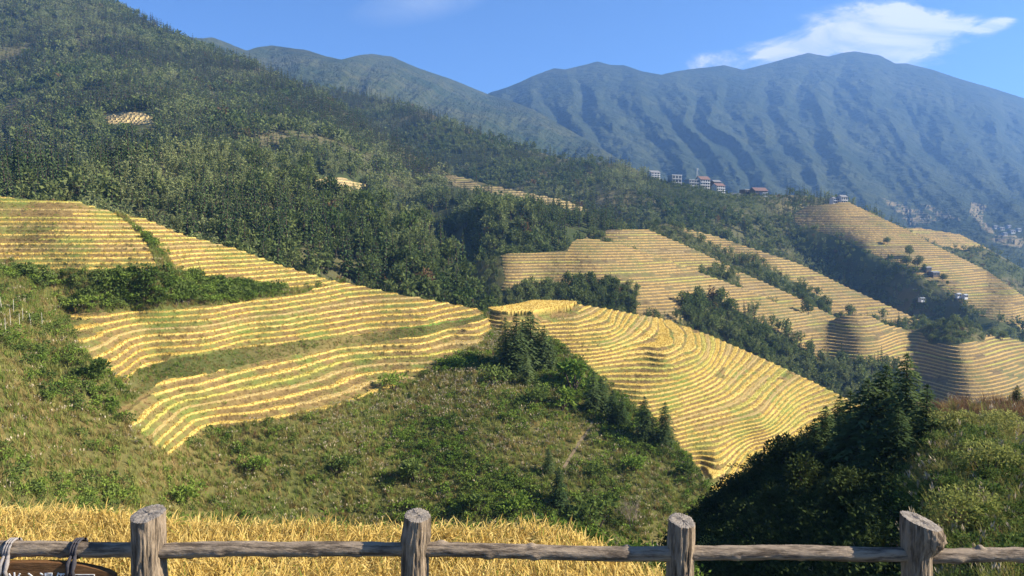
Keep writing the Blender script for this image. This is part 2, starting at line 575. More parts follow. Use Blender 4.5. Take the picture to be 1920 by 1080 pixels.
# --- wooded spur behind the near terraces
spur_ctrl = [(-200, 330, 300), (0, 330, 300), (0, 420, 255), (220, 300, 350), (430, 290, 400), (430, 460, 262), (600, 350, 380), (600, 480, 290), (760, 412, 365), (760, 560, 285),
             (860, 500, 325), (885, 570, 300), (910, 600, 290), (600, 600, 250), (0, 600, 210), (910, 680, 260), (-200, 600, 205)]
spur = hill("wooded_spur", [(-200, 318), (0, 330), (150, 315), (330, 296), (430, 292), (520, 312), (600, 352), (700, 402), (760, 413), (820, 446), (860, 500), (885, 562), (912, 610), (930, 650)],
            [(-200, 640), (930, 680)], spur_ctrl, -200, 930, 4, 3, [M_WOOD], noise=((3, 40, 41), (0.8, 9, 42)), back=(160, 0.5, 8))

# --- the big wooded mountainside
side_ctrl = [(-250, -220, 1350), (0, -60, 1300), (200, 0, 1250), (330, 65, 1150), (0, 200, 800), (0, 330, 520), (200, 230, 640), (330, 300, 520), (500, 200, 800), (560, 165, 950),
             (640, 205, 900), (640, 330, 570), (780, 290, 770), (850, 328, 700), (790, 440, 560), (850, 385, 590), (900, 450, 480), (870, 470, 510), (930, 348, 650), (1000, 420, 520),
             (1110, 392, 590), (1150, 425, 545), (940, 480, 450), (940, 560, 420), (1100, 560, 440), (700, 500, 490), (1300, 600, 460), (400, 450, 430), (0, 450, 410), (600, 650, 410), (1200, 650, 430),
             (1200, 430, 600), (420, 110, 1080), (-250, 300, 560), (-250, 600, 380), (0, 600, 380), (720, 400, 590)]
P1 = [(188, 222), (230, 225), (292, 240), (288, 248), (205, 243)]
P2 = [(296, 286), (330, 284), (368, 298), (340, 312), (308, 314)]
P3 = [(560, 330), (640, 330), (690, 345), (660, 356), (590, 350)]
P4 = [(826, 326), (880, 334), (905, 348), (935, 350), (960, 352), (1010, 362), (1060, 372), (1112, 394), (1060, 384), (980, 368), (930, 358), (850, 346)]
P5 = [(0, 254), (44, 262), (0, 266)]
side = hill("forest_mountainside", [(-250, -250), (0, -85), (190, -6), (230, 15), (262, 32), (300, 52), (340, 70), (420, 102), (500, 132), (560, 163), (640, 206), (700, 242), (780, 292), (850, 328),
                                    (930, 348), (1060, 374), (1112, 392), (1150, 420), (1200, 436), (1300, 480)],
            [(-250, 660), (1300, 660)], side_ctrl, -250, 1300, 3, 2.2, [M_WOOD], step=2.2, fields=(P1, P2, P3, P4, P5), noise=((17, 160, 51), (3.0, 30, 52)), back=(500, 0.45, 10))

# --- middle terraces and the round knoll
mid_ctrl = [(880, 500, 400), (945, 478, 395), (1060, 470, 405), (1100, 447, 420), (1180, 464, 425), (1280, 500, 432), (1400, 545, 436), (1500, 585, 436), (1560, 603, 438),
            (950, 540, 362), (1010, 520, 380), (1040, 510, 385), (1110, 510, 384), (1190, 520, 390), (1050, 560, 365), (1200, 590, 366), (1270, 585, 376), (1400, 590, 410), (1300, 640, 372), (1450, 640, 395),
            (1605, 592, 432), (1580, 604, 428), (1540, 640, 418), (1560, 690, 396), (1605, 650, 404), (1605, 700, 386), (1650, 640, 412), (1690, 645, 432), (1700, 618, 448),
            (1740, 690, 404), (1780, 612, 436), (1800, 660, 402), (1800, 740, 374), (1720, 740, 392), (1870, 632, 438), (1900, 638, 440), (1900, 720, 392), (1980, 680, 436), (1950, 745, 398),
            (900, 700, 330), (1500, 790, 360), (1980, 800, 375), (1750, 800, 360), (1600, 790, 362)]
MT1 = [(936, 476), (1060, 472), (1076, 448), (1100, 442), (1180, 458), (1285, 494), (1400, 538), (1490, 578), (1560, 596), (1500, 640), (1440, 612), (1350, 566), (1275, 560), (1285, 600), (1195, 600), (1190, 572),
       (1195, 545), (1170, 530), (1120, 526), (1060, 533), (940, 545), (950, 520)]
MT5 = [(1480, 640), (1560, 596), (1605, 586), (1640, 592), (1675, 612), (1728, 622), (1742, 642), (1790, 650), (1846, 640), (1852, 626), (1910, 632), (2020, 690), (2020, 800), (1740, 800), (1735, 742), (1690, 700), (1600, 672), (1540, 676)]
mid = hill("middle_terraces", [(870, 500), (940, 478), (1060, 470), (1076, 452), (1100, 446), (1180, 463), (1280, 499), (1400, 544), (1490, 583), (1556, 603), (1566, 598), (1580, 593), (1605, 590), (1635, 594), (1660, 609), (1700, 618), (1725, 616),
                               (1760, 604), (1800, 603), (1835, 616), (1850, 627), (1870, 631), (1905, 636), (1950, 655), (2020, 690)],
           [(870, 700), (1300, 760), (1500, 790), (2020, 800)], mid_ctrl, 870, 2020, 1.3, 0.55, [M_FAR], step=1.35, fields=(MT1, MT5),
           noise=((1.2, 40, 71), (0.25, 4, 72)), back=(160, 0.55, 8), tops=3, bank=0.35, rice_jit=0.2)

# --- two more terraced spurs behind
t2_ctrl = [(1120, 433, 500), (1215, 431, 515), (1300, 468, 505), (1380, 507, 495), (1480, 552, 482), (1570, 598, 470), (1150, 470, 470), (1300, 530, 455), (1450, 590, 445), (1570, 640, 440), (1150, 560, 440), (1120, 640, 430), (1600, 680, 425)]
T2P = [(1135, 428), (1218, 426), (1300, 462), (1380, 502), (1480, 546), (1580, 600), (1560, 620), (1430, 570), (1392, 545), (1385, 520), (1345, 505), (1310, 512), (1320, 540), (1270, 520), (1180, 480), (1130, 460)]
ter2 = hill("second_terraces", [(1100, 440), (1130, 433), (1215, 431), (1300, 467), (1380, 506), (1480, 551), (1575, 599), (1620, 625)], [(1100, 640), (1620, 690)], t2_ctrl, 1100, 1620, 1.3, 0.6, [M_FAR],
            step=1.55, fields=(T2P,), noise=((1, 40, 81), (0.3, 4, 82)), back=(160, 0.5, 8), tops=3, bank=0.35, rice_jit=0.2)
t3_ctrl = [(1240, 418, 600), (1340, 443, 590), (1500, 497, 565), (1600, 545, 545), (1725, 603, 525), (1300, 460, 560), (1450, 530, 520), (1600, 590, 505), (1700, 620, 505), (1240, 520, 530), (1240, 640, 500), (1760, 680, 490)]
T3P = [(1250, 415), (1340, 438), (1500, 491), (1600, 540), (1735, 603), (1690, 608), (1560, 590), (1540, 560), (1440, 502), (1340, 462)]
ter3 = hill("third_terraces", [(1210, 420), (1250, 419), (1340, 443), (1500, 496), (1600, 544), (1730, 603), (1790, 630)], [(1210, 640), (1790, 690)], t3_ctrl, 1210, 1790, 1.3, 0.6, [M_FAR],
            step=1.7, fields=(T3P,), noise=((1, 40, 83), (0.3, 4, 84)), back=(160, 0.5, 8), tops=3, bank=0.35, rice_jit=0.2)

# --- the long terraced slope under the far hamlet
t4_ctrl = [(1400, 440, 770), (1480, 403, 800), (1590, 380, 800), (1625, 397, 790), (1700, 432, 755), (1850, 508, 705), (1990, 595, 665), (1500, 425, 770), (1620, 470, 700), (1720, 520, 650), (1800, 555, 620), (1885, 600, 590),
           (1640, 540, 675), (1560, 500, 720), (1480, 500, 740), (1560, 560, 690), (1700, 590, 640), (1780, 610, 610), (1900, 560, 625), (1950, 640, 590), (1750, 660, 580), (1650, 430, 745), (1760, 490, 690), (1400, 660, 640), (2050, 700, 560)]
T4P = [(1486, 404), (1520, 384), (1590, 378), (1625, 392), (1700, 427), (1850, 503), (2060, 625), (1960, 640), (1886, 604), (1840, 592), (1770, 545), (1690, 500), (1640, 478), (1560, 440), (1500, 420)]
ter4 = hill("long_terraced_slope", [(1380, 455), (1440, 420), (1480, 402), (1510, 388), (1590, 379), (1625, 396), (1700, 431), (1750, 459), (1850, 507), (1920, 556), (2060, 640)], [(1380, 660), (2060, 720)], t4_ctrl, 1380, 2060, 1.3, 0.6, [M_FAR],
            step=1.75, fields=(T4P,), noise=((2.2, 50, 85), (0.3, 4, 86)), back=(250, 0.5, 8), tops=3, bank=0.35, rice_jit=0.2)
t5_ctrl = [(1600, 430, 1000), (1720, 428, 1000), (1850, 466, 960), (1990, 545, 920), (1700, 480, 880), (1900, 560, 850), (2060, 640, 800), (1600, 600, 800), (1800, 650, 780)]
T5P = [(1690, 424), (1800, 434), (1860, 466), (1800, 470), (1720, 450)]
ter5 = hill("hazy_terraced_spur", [(1600, 440), (1660, 430), (1720, 427), (1800, 440), (1850, 465), (1920, 505), (2060, 590)], [(1600, 600), (2060, 680)], t5_ctrl, 1600, 2060, 2, 1, [M_FAR],
            step=2.0, fields=(T5P,), noise=((2, 50, 87),), back=(250, 0.4, 8), tops=3, bank=0.30)

# --- forest ridge with the hillside hotels
ridge_ctrl = [(500, 190, 1450), (560, 152, 1500), (700, 182, 1350), (860, 232, 1150), (960, 268, 1080), (1050, 292, 1020), (1170, 303, 960), (1230, 332, 900), (1340, 352, 850), (1440, 362, 850), (1560, 374, 870), (1640, 400, 860),
              (800, 330, 950), (1000, 340, 890), (1110, 380, 800), (1200, 400, 740), (1300, 430, 690), (1400, 430, 740), (1450, 480, 720), (1400, 560, 650), (1200, 500, 660), (1640, 560, 680), (1500, 440, 780), (500, 400, 900), (900, 620, 700), (1700, 620, 680)]
ridge = hill("forest_ridge", [(480, 200), (560, 154), (620, 166), (700, 184), (780, 203), (860, 236), (960, 272), (1050, 297), (1170, 308), (1230, 336), (1290, 350), (1340, 358), (1390, 370), (1440, 366), (1500, 366), (1560, 374), (1640, 400), (1720, 460)],
             [(480, 620), (1720, 620)], ridge_ctrl, 480, 1720, 3, 2.2, [M_WOOD], noise=((8, 120, 53), (1.5, 25, 54)), back=(500, 0.35, 10))


# --- distant mountains
def spurs(scale, slant, amp, seed, asym=0.0):
    def f(PX, PY, t):
        w = (PX - slant * PY) / scale + 1.1 * fbm(PX / 260, PY / 200, seed, 3)
        q = w - np.floor(w)
        a = 0.5 + asym
        r1 = np.where(q < a, q / a, (1 - q) / (1 - a))
        r1 = 0.5 * r1 + 0.5 * r1 * r1 * (3 - 2 * r1)
        w2 = (PX - (slant + 0.7) * PY) / (scale * 0.37) + 1.4 * fbm(PX / 110, PY / 90, seed + 5, 3)
        r2 = 1 - np.abs(2 * (w2 - np.floor(w2)) - 1)
        n = fbm(PX / 40, PY / 32, seed + 9, 4) + 0.22 * (1 - 2 * np.abs(fbm((PX - slant * PY) / 16, PY / 30, seed + 13, 3)) * 2)
        m = 0.35 + 0.65 * vnoise(PX / 190, PY / 150, seed + 3)
        fade = np.minimum(1, (1 - t) * 3.0 + 0.10)
        return 1 - fade * amp * (r1 * m + 0.42 * r2 * m + 0.34 * n)
    return f


CRESTS = [[(860, 150), (880, 240), (940, 330)], [(935, 150), (955, 210), (1020, 310)], [(1000, 142), (1012, 200), (1085, 300)], [(1062, 128), (1062, 185), (1135, 300)], [(1122, 115), (1112, 175), (1195, 305)],
          [(1195, 125), (1205, 195), (1290, 310)], [(1262, 130), (1290, 230), (1385, 340)], [(1358, 120), (1335, 180), (1345, 230), (1430, 335)], [(1440, 118), (1415, 175), (1420, 220), (1475, 330)],
          [(1500, 100), (1466, 165), (1463, 205), (1525, 320)], [(1570, 100), (1532, 155), (1525, 190), (1550, 235), (1600, 330)], [(1648, 104), (1632, 150), (1627, 180), (1655, 222), (1705, 300), (1765, 352)],
          [(1725, 122), (1768, 165), (1775, 215), (1802, 258), (1872, 342)], [(1830, 155), (1850, 220), (1880, 290), (1950, 360)], [(1930, 185), (1950, 260), (2020, 360)], [(2050, 240), (2080, 320), (2120, 380)], [(2180, 290), (2220, 380)]]


def crests(lines, amp, seed):
    """Spurs along traced crest lines: a short steep flank on one side, a long one on the other, gullied."""
    def f(PX, PY, t):
        X = PX + 26 * fbm(PX / 60, PY / 45, seed, 4)
        xs = []
        for ln in lines:
            ys, x_ = [p[1] for p in ln], [p[0] for p in ln]
            sl = (x_[-1] - x_[-2]) / (ys[-1] - ys[-2])
            xs.append(np.interp(PY, ys, x_) + np.maximum(PY - ys[-1], 0) * sl)
        r = np.full(PX.shape, 0.5)
        wr = np.random.default_rng(seed)
        for a, b in zip(xs[:-1], xs[1:]):
            dep, cut_ = wr.uniform(0.5, 1.2), wr.uniform(0.26, 0.48)
            w = (X - a) / np.maximum(b - a, 6)
            ok = (w >= 0) & (w < 1)
            p = np.where(w < cut_, 1 - w / cut_, (w - cut_) / (1 - cut_))
            p = 0.45 * p + 0.55 * p * p * (3 - 2 * p)
            r = np.where(ok, 1 - dep * (1 - p), r)
        w2 = (PX - 1.0 * PY) / 38 + 1.6 * fbm(PX / 110, PY / 90, seed + 5, 3)
        r2 = 1 - np.abs(2 * (w2 - np.floor(w2)) - 1)
        n = fbm(PX / 34, PY / 28, seed + 9, 4)
        m = 0.30 + 0.75 * vnoise(PX / 120, PY / 95, seed + 3)
        fade = np.minimum(1, (1 - t) * 4.0 + 0.08) * np.clip((t - 0.02) / 0.25, 0.25, 1)
        return 1 - fade * amp * (r * m + 0.14 * r2 * m + 0.27 * n)
    return f


mm_ctrl = [(280, 60, 2300), (395, 70, 2500), (510, 85, 2800), (695, 101, 3100), (820, 140, 3250), (915, 178, 3400), (560, 150, 2100), (700, 180, 2100), (900, 230, 2150), (1000, 270, 2150), (1150, 300, 2050), (1250, 350, 1900), (800, 350, 1700), (500, 350, 1700), (300, 350, 1700),
           (1000, 200, 2900), (1100, 258, 2500)]
mid_mt = hill("bare_mountain", [(280, 55), (340, 67), (380, 72), (398, 70), (420, 78), (462, 95), (485, 88), (510, 85), (545, 90), (575, 94), (610, 105), (640, 112), (670, 104), (695, 101), (735, 106), (755, 115), (790, 130), (815, 138), (845, 148), (870, 158), (915, 177),
                                   (960, 190), (1000, 205), (1100, 262), (1200, 322), (1300, 380)], [(280, 360), (1300, 420)], mm_ctrl, 280, 1300, 2.2, 1.6, [M_MID_MT], ridges=spurs(110, -1.1, 0.085, 101), noise=((6, 60, 55), (5, 16, 59)),
             back=(1500, 0.4, 8), smooth=False, tops=5)
mt_ctrl = [(840, 215, 3800), (920, 172, 4000), (1120, 115, 4400), (1400, 130, 4600), (1600, 96, 4900), (1900, 180, 4600), (2150, 300, 4300), (1000, 260, 3000), (1200, 300, 2700), (1400, 330, 2600), (1700, 300, 3100), (1900, 340, 2900), (1700, 390, 2250),
           (1900, 440, 1700), (1400, 420, 1850), (1100, 350, 2250), (1650, 470, 1500), (1950, 480, 1450), (900, 480, 1800), (2150, 480, 1450), (1500, 220, 3700), (1250, 200, 3600), (1800, 220, 3800)]
HZ = [[(1650, 372), (1700, 384), (1760, 412), (1740, 420), (1690, 398)], [(1718, 380), (1780, 400), (1800, 416), (1770, 412)], [(1820, 380), (1850, 384), (1838, 410), (1870, 440), (1840, 430), (1815, 400)], [(1690, 404), (1740, 416), (1710, 424)], [(1850, 448), (1900, 440), (1930, 452), (1890, 460)]]
far_mt = hill("far_mountain", [(840, 225), (905, 182), (920, 173), (950, 164), (975, 154), (1000, 142), (1038, 128), (1060, 130), (1095, 122), (1120, 115), (1145, 122), (1170, 122), (1205, 134), (1240, 140), (1262, 135), (1290, 130), (1330, 126), (1358, 122), (1393, 131), (1440, 119), (1480, 108), (1515, 99), (1553, 106), (1580, 99), (1602, 96),
                               (1650, 104), (1678, 119), (1700, 119), (1750, 131), (1800, 148), (1860, 165), (1920, 184), (2000, 215), (2150, 290)], [(840, 500), (2150, 500)], mt_ctrl, 840, 2150, 2.2, 1.5, [M_MT],
              step=6.0, fields=HZ, ridges=crests(CRESTS, 0.075, 207), noise=((7, 70, 56), (6, 22, 59)), back=(2500, 0.5, 8), smooth=False, tops=3)

# --- near slope at the right
rt_ctrl = [(1920, 752, 55), (1800, 755, 57), (1720, 768, 60), (2150, 750, 50), (1900, 870, 38), (1900, 1000, 28), (1900, 1140, 22), (2150, 1000, 27), (1760, 900, 36.5), (1760, 1000, 29.5), (1740, 1120, 24.5), (1500, 1000, 43), (1350, 960, 60), (1420, 895, 66), (1560, 815, 70),
           (1650, 900, 48), (1650, 1000, 36), (1290, 1010, 62), (1240, 1150, 50), (1500, 1120, 33), (1640, 790, 66), (1340, 1080, 46)]
M_RT = mat_terrace("right_slope_ground", (0.5, 0.4, 0.1), (0.5, 0.4, 0.1), (0.16, 0.11, 0.05), (0.22, 0.16, 0.08), (0.07, 0.10, 0.03), (0.07, 0.085, 0.022), (0.13, 0.12, 0.04), ks=2.5)
right = hill("right_hillside", [(1230, 1060), (1290, 1005), (1340, 957), (1420, 890), (1560, 808), (1650, 780), (1720, 766), (1800, 755), (1920, 752), (2150, 748)], [(1230, 1150), (2150, 1150)], rt_ctrl, 1230, 2150, 3, 2, [M_RT],
             noise=((0.9, 7, 57), (0.25, 1.3, 58)), back=(45, 0.7, 8))

# --- the ground the viewer's terrace stands on, falling away to the gully; the low ground under everything
ns_x, ns_y = np.meshgrid(np.linspace(-60, 45, 180), np.concatenate([np.linspace(-12, 20, 90), np.linspace(20.8, 75, 60)]))
RICE_X = np.array([-60, -16, -8.8, -7.0, -6.2, -4.5, -2.4, 0.3, 1.25, 1.75, 2.45, 3.2, 4.5, 60])
RICE_EDGE = np.array([14.3, 14.3, 14.2, 14.1, 13.75, 13.5, 13.4, 13.5, 12.8, 12.1, 11.2, 8.8, 7.0, 6.6])
ns_d = ns_y - np.interp(ns_x, RICE_X, RICE_EDGE) - 0.25
ns_z = np.interp(ns_y, [-12, 6.4, 8.2, 75], [-2.95, -2.95, -5.74, -5.74])
ns_z = ns_z - np.where(ns_d > 0, np.minimum(ns_d * 1.05, 3.5 + ns_d * 0.62), 0)
ns_z = ns_z + 0.25 * fbm(ns_x / 3, ns_y / 3, 77, 3) * np.clip((ns_d - 0.5) / 2, 0, 1)
M_BANK = mat_terrace("bank_ground", (0.5, 0.4, 0.1), (0.5, 0.4, 0.1), (0.2, 0.15, 0.08), (0.26, 0.2, 0.1), (0.07, 0.1, 0.03), (0.09, 0.10, 0.03), (0.17, 0.14, 0.06), ks=2.5)
R_, C_ = ns_x.shape
ii = np.arange(R_ * C_).reshape(R_, C_)
bankme = mesh_np("near_bank", np.stack([ns_x, ns_y, ns_z], -1).reshape(-1, 3), np.stack([ii[:-1, :-1], ii[:-1, 1:], ii[1:, 1:], ii[1:, :-1]], -1).reshape(-1, 4), [M_BANK],
                 attrs=dict(terr=np.zeros(R_ * C_), rice=np.zeros(R_ * C_), level=np.zeros(R_ * C_), lush=np.zeros(R_ * C_)))
tag(link("near_bank", bankme), kind='structure')
gr = 14000
gm = mesh_np("ground", [(-gr, -gr, -170), (gr, -gr, -170), (gr, gr, -170), (-gr, gr, -170)], [(0, 1, 2, 3)], [mat_simple("valley_ground", (0.05, 0.07, 0.03), scale=0.01)])
tag(link("ground", gm), kind='structure')

# ------------------------------------------------------------------ plant forms
class Geo:
    """Collects faces of mixed size for one mesh, each with a material slot."""
    def __init__(self):
        self.v, self.f, self.m = [], [], []

    def face(self, pts, m=0):
        b = len(self.v)
        self.v += [tuple(p) for p in pts]
        self.f.append(tuple(range(b, b + len(pts))))
        self.m.append(m)

    def tube(self, pts, rad, n=6, m=0, cap=False):
        b0 = len(self.v)
        k = len(pts)
        for i, p in enumerate(pts):
            p = Vector(p)
            d = (Vector(pts[min(i + 1, k - 1)]) - Vector(pts[max(i - 1, 0)])).normalized()
            a = d.orthogonal().normalized() if abs(d.z) < 0.99 else Vector((1, 0, 0))
            if abs(d.z) >= 0.99:
                a = Vector((1, 0, 0)) - d * d.x
                a.normalize()
            c = d.cross(a)
            for j in range(n):
                t = 2 * math.pi * j / n
                self.v.append(tuple(p + (a * math.cos(t) + c * math.sin(t)) * rad[i]))
        for i in range(k - 1):
            for j in range(n):
                self.f.append((b0 + i * n + j, b0 + i * n + (j + 1) % n, b0 + (i + 1) * n + (j + 1) % n, b0 + (i + 1) * n + j))
                self.m.append(m)
        if cap:
            self.f.append(tuple(b0 + (k - 1) * n + j for j in range(n)))
            self.m.append(m)
            self.f.append(tuple(b0 + j for j in reversed(range(n))))
            self.m.append(m)

    def mesh(self, name, mats, smooth=False, only=None):
        me = bpy.data.meshes.new(name)
        if only is None:
            me.from_pydata(self.v, [], self.f)
            mi = self.m
        else:
            keep = [i for i, k in enumerate(self.m) if k == only]
            used = sorted({a for i in keep for a in self.f[i]})
            mp = {a: j for j, a in enumerate(used)}
            me.from_pydata([self.v[a] for a in used], [], [tuple(mp[a] for a in self.f[i]) for i in keep])
            mi = [0] * len(keep)
        for m in mats:
            me.materials.append(m)
        me.polygons.foreach_set("material_index", mi)
        me.polygons.foreach_set("use_smooth", [smooth] * len(me.polygons))
        me.update()
        return me


def leaf(g, p, d, up, L, W, m=1):
    """A pointed leaf or spray from p along d."""
    d = d.normalized()
    s = d.cross(up)
    if s.length < 1e-3:
        s = d.orthogonal()
    s = s.normalized() * W * 0.5
    g.face([p, p + d * L * 0.45 + s, p + d * L, p + d * L * 0.45 - s], m)


def rv(r, k=1.0):
    return Vector((r.uniform(-k, k), r.uniform(-k, k), r.uniform(-k, k)))


def conifer(seed, H, R, tiers, arms, sprays, open_=0.0):
    """Fir: straight trunk, whorls of drooping branches with sprays, shorter to the top."""
    r = random.Random(seed)
    g = Geo()
    g.tube([(0, 0, -0.8), (0, 0, H * 0.35), (0, 0, H * 0.75), (0, 0, H * 0.97)], [0.022 * H, 0.015 * H, 0.008 * H, 0.002 * H], 6, 0)
    z0 = H * r.uniform(0.06, 0.16)
    for i in range(tiers):
        t = i / (tiers - 1)
        z = z0 + (H * 0.97 - z0) * t
        Lr = R * ((1 - t) ** 0.62 * 0.95 + 0.12) * (0.75 + 0.3 * math.sin(min(1, t * 3) * 1.57))
        na = max(4, int(arms * (1 - 0.25 * t)))
        a0 = r.uniform(0, 6.28)
        for j in range(na):
            if r.random() < open_:
                continue
            a = a0 + 6.283 * j / na + r.uniform(-0.3, 0.3)
            L = Lr * r.uniform(0.65, 1.15)
            o = Vector((math.cos(a), math.sin(a), 0))
            lift = r.uniform(0.05, 0.35) * (0.4 + t)
            zz = z + r.uniform(-0.5, 0.5) * H / tiers * 0.6
            if sprays <= 1:
                tip = Vector((o.x * L, o.y * L, zz - L * r.uniform(0.15, 0.55)))
                mid = Vector((o.x * L * 0.55, o.y * L * 0.55, zz + L * 0.12))
                s = Vector((-o.y, o.x, 0)) * L * r.uniform(0.28, 0.42)
                g.face([(0, 0, zz + 0.12 * L), mid + s, tip, mid - s], 1)
                continue
            for k in range(sprays):
                u = (k + 0.6) / sprays
                c = o * (L * u) + Vector((0, 0, zz + L * (lift * u - 0.75 * u * u)))
                for sd in (-1, 1):
                    d = o * 0.7 + Vector((-o.y, o.x, 0)) * sd * r.uniform(0.5, 1.0) + Vector((0, 0, r.uniform(-0.7, 0.15)))
                    ll = L * 0.36 * (1.15 - 0.5 * u) * r.uniform(0.7, 1.2) + 0.075 * R
                    leaf(g, c, d, Vector((r.uniform(-.5, .5), r.uniform(-.5, .5), 1)), ll, ll * 0.42)
            leaf(g, o * (L * 0.8) + Vector((0, 0, zz + L * (lift * 0.8 - 0.5))), o + Vector((0, 0, -0.5)), Vector((0, 0, 1)), L * 0.3, L * 0.13)
    for k in range(4):
        a = 1.57 * k + 0.4
        leaf(g, Vector((0, 0, H * 0.93)), Vector((0.12 * math.cos(a), 0.12 * math.sin(a), 1)), Vector((math.cos(a + 1.5), math.sin(a + 1.5), 0)), H * 0.075, H * 0.028)
    return g


def broadleaf(seed, H, R, blobs, leaves, lsize, trunk=True):
    """Round crowned tree: forking limbs that each carry an uneven clump of leaves."""
    r = random.Random(seed)
    g = Geo()
    cs = []
    for i in range(blobs):
        a = r.uniform(0, 6.28)
        q = math.sqrt(r.random()) * 0.72 * R
        zz = H * (0.42 + 0.45 * r.random() * (1 - 0.45 * q / R))
        cs.append((Vector((q * math.cos(a), q * math.sin(a), zz)), R * r.uniform(0.34, 0.55)))
    cs.append((Vector((0, 0, H * 0.82)), R * 0.42))
    if trunk:
        g.tube([(0, 0, -0.8), (0.02 * H, 0, H * 0.2), (0, 0.02 * H, H * 0.5)], [0.03 * H, 0.02 * H, 0.012 * H], 6, 0)
        for c, b in cs:
            g.tube([(0.01 * H, 0, H * 0.28), tuple(c * 0.55 + Vector((0, 0, H * 0.16))), tuple(c)], [0.012 * H, 0.008 * H, 0.003 * H], 4, 0)
    for c, b in cs:
        for k in range(leaves):
            n = rv(r)
            while n.length > 1 or n.length < 0.1:
                n = rv(r)
            n.normalize()
            p = c + n * b * r.uniform(0.55, 1.08)
            p.z = c.z + (p.z - c.z) * 0.8
            d = (n + rv(r, 0.9))
            leaf(g, p, d, rv(r) + n * 0.5, lsize * r.uniform(0.7, 1.4), lsize * r.uniform(0.45, 0.8))
    return g


def bamboo(seed, H, R, culms, leaves, lsize):
    """Clump of arching culms with feathery tops."""
    r = random.Random(seed)
    g = Geo()
    for i in range(culms):
        a, q = r.uniform(0, 6.28), r.uniform(0, 0.35) * R
        h = H * r.uniform(0.7, 1.0)
        o = Vector((math.cos(a), math.sin(a), 0))
        b = o * q
        bend = R * r.uniform(0.5, 1.1)
        P = [b + o * bend * u ** 2.2 + Vector((0, 0, h * (u - 0.12 * u ** 3))) for u in (0, 0.3, 0.6, 0.85, 1.0)]
        P[0].z -= 0.6
        g.tube([tuple(p) for p in P], [0.06, 0.055, 0.045, 0.03, 0.01], 4, 0)
        for k in range(leaves):
            u = 0.25 + 0.75 * r.random() ** 0.7
            c = b + o * bend * u ** 2.2 + Vector((0, 0, h * (u - 0.12 * u ** 3)))
            w = R * 0.32 * (1.15 - u)
            p = c + rv(r, 1) * w
            d = Vector((r.uniform(-1, 1), r.uniform(-1, 1), r.uniform(-0.9, 0.35))) + o * 0.5
            leaf(g, p, d, rv(r), lsize * r.uniform(0.7, 1.3), lsize * 0.4)
    return g


def grass_tuft(seed, blades, H, spread, w, plume=0.0, seg=2, droop=0.6):
    r = random.Random(seed)
    g = Geo()
    for i in range(blades):
        a = r.uniform(0, 6.28)
        o = Vector((math.cos(a), math.sin(a), 0))
        s = Vector((-o.y, o.x, 0)) * w * 0.5
        b = Vector((r.uniform(-1, 1), r.uniform(-1, 1), 0)) * spread * 0.35
        h = H * r.uniform(0.55, 1.05)
        out = spread * r.uniform(0.4, 1.2)
        prev, pw = b + Vector((0, 0, -0.1)), 1.0
        for k in range(1, seg + 1):
            u = k / seg
            q = b + o * out * u ** 1.6 + Vector((0, 0, h * (u - droop * 0.35 * u * u * out / max(spread, .01))))
            nw = 1.0 - 0.85 * u
            g.face([prev - s * pw, prev + s * pw, q + s * nw, q - s * nw], 0)
            prev, pw = q, nw
        if r.random() < plume:
            for k in range(3):
                leaf(g, prev + Vector((0, 0, -0.05 * H)), o * 0.35 + Vector((0, 0, 1)) + rv(r, 0.35), rv(r), H * 0.24, w * 1.7, 1)
    return g


def shrub(seed, leaves, H, R, lsize, stems=4):
    r = random.Random(seed)
    g = Geo()
    for i in range(stems):
        a = 6.28 * i / max(1, stems) + r.random()
        g.tube([(0, 0, -0.1), (0.4 * R * math.cos(a), 0.4 * R * math.sin(a), H * 0.55)], [0.03 * H, 0.012 * H], 4, 0)
    lob = [(Vector((r.uniform(-.6, .6) * R, r.uniform(-.6, .6) * R, H * r.uniform(0.35, 0.75))), R * r.uniform(0.35, 0.6)) for i in range(5)]
    for k in range(leaves):
        c, b = lob[k % 5]
        n = rv(r)
        n.normalize()
        n.z = abs(n.z) * 0.9 - 0.25
        p = c + n * b * r.uniform(0.5, 1.1)
        p.z = max(0.03, p.z)
        leaf(g, p, n + rv(r, 0.9), rv(r), lsize * r.uniform(0.7, 1.3), lsize * r.uniform(0.4, 0.7))
    return g


M_BARK = mat_simple("tree_bark", (0.07, 0.05, 0.035), scale=6)
M_FIR = mat_foliage("fir_needles", (0.040, 0.072, 0.028), (0.145, 0.190, 0.070), 0.3, 0.012)
M_LEAF = mat_foliage("broad_leaves", (0.060, 0.098, 0.028), (0.215, 0.240, 0.082), 0.35, 0.010, hue=(0.16, 0.10, 0.045))
M_BAMB = mat_foliage("bamboo_leaves", (0.15, 0.19, 0.065), (0.30, 0.315, 0.13), 0.4, 0.010)
M_CULM = mat_simple("bamboo_culm", (0.16, 0.17, 0.07))
M_GRASS = mat_foliage("wild_grass", (0.150, 0.200, 0.040), (0.370, 0.350, 0.110), 0.3, 0.06, hue=(0.27, 0.17, 0.085))
M_DRY = mat_foliage("dry_grass", (0.24, 0.18, 0.065), (0.41, 0.31, 0.12), 0.3, 0.05)
M_PLUME = mat_simple("grass_plume", (0.46, 0.38, 0.25))
M_BUSH = mat_foliage("bush_leaves", (0.055, 0.095, 0.022), (0.165, 0.210, 0.055), 0.3, 0.05)
M_LUSH = mat_foliage("lush_leaves", (0.11, 0.19, 0.03), (0.25, 0.32, 0.06), 0.35, 0.05)
M_RICE = mat_foliage("ripe_rice", (0.55, 0.375, 0.075), (0.71, 0.515, 0.155), 0.3, 0.08)
M_RICEG = mat_foliage("half_ripe_rice", (0.34, 0.34, 0.06), (0.52, 0.47, 0.11), 0.3, 0.08)
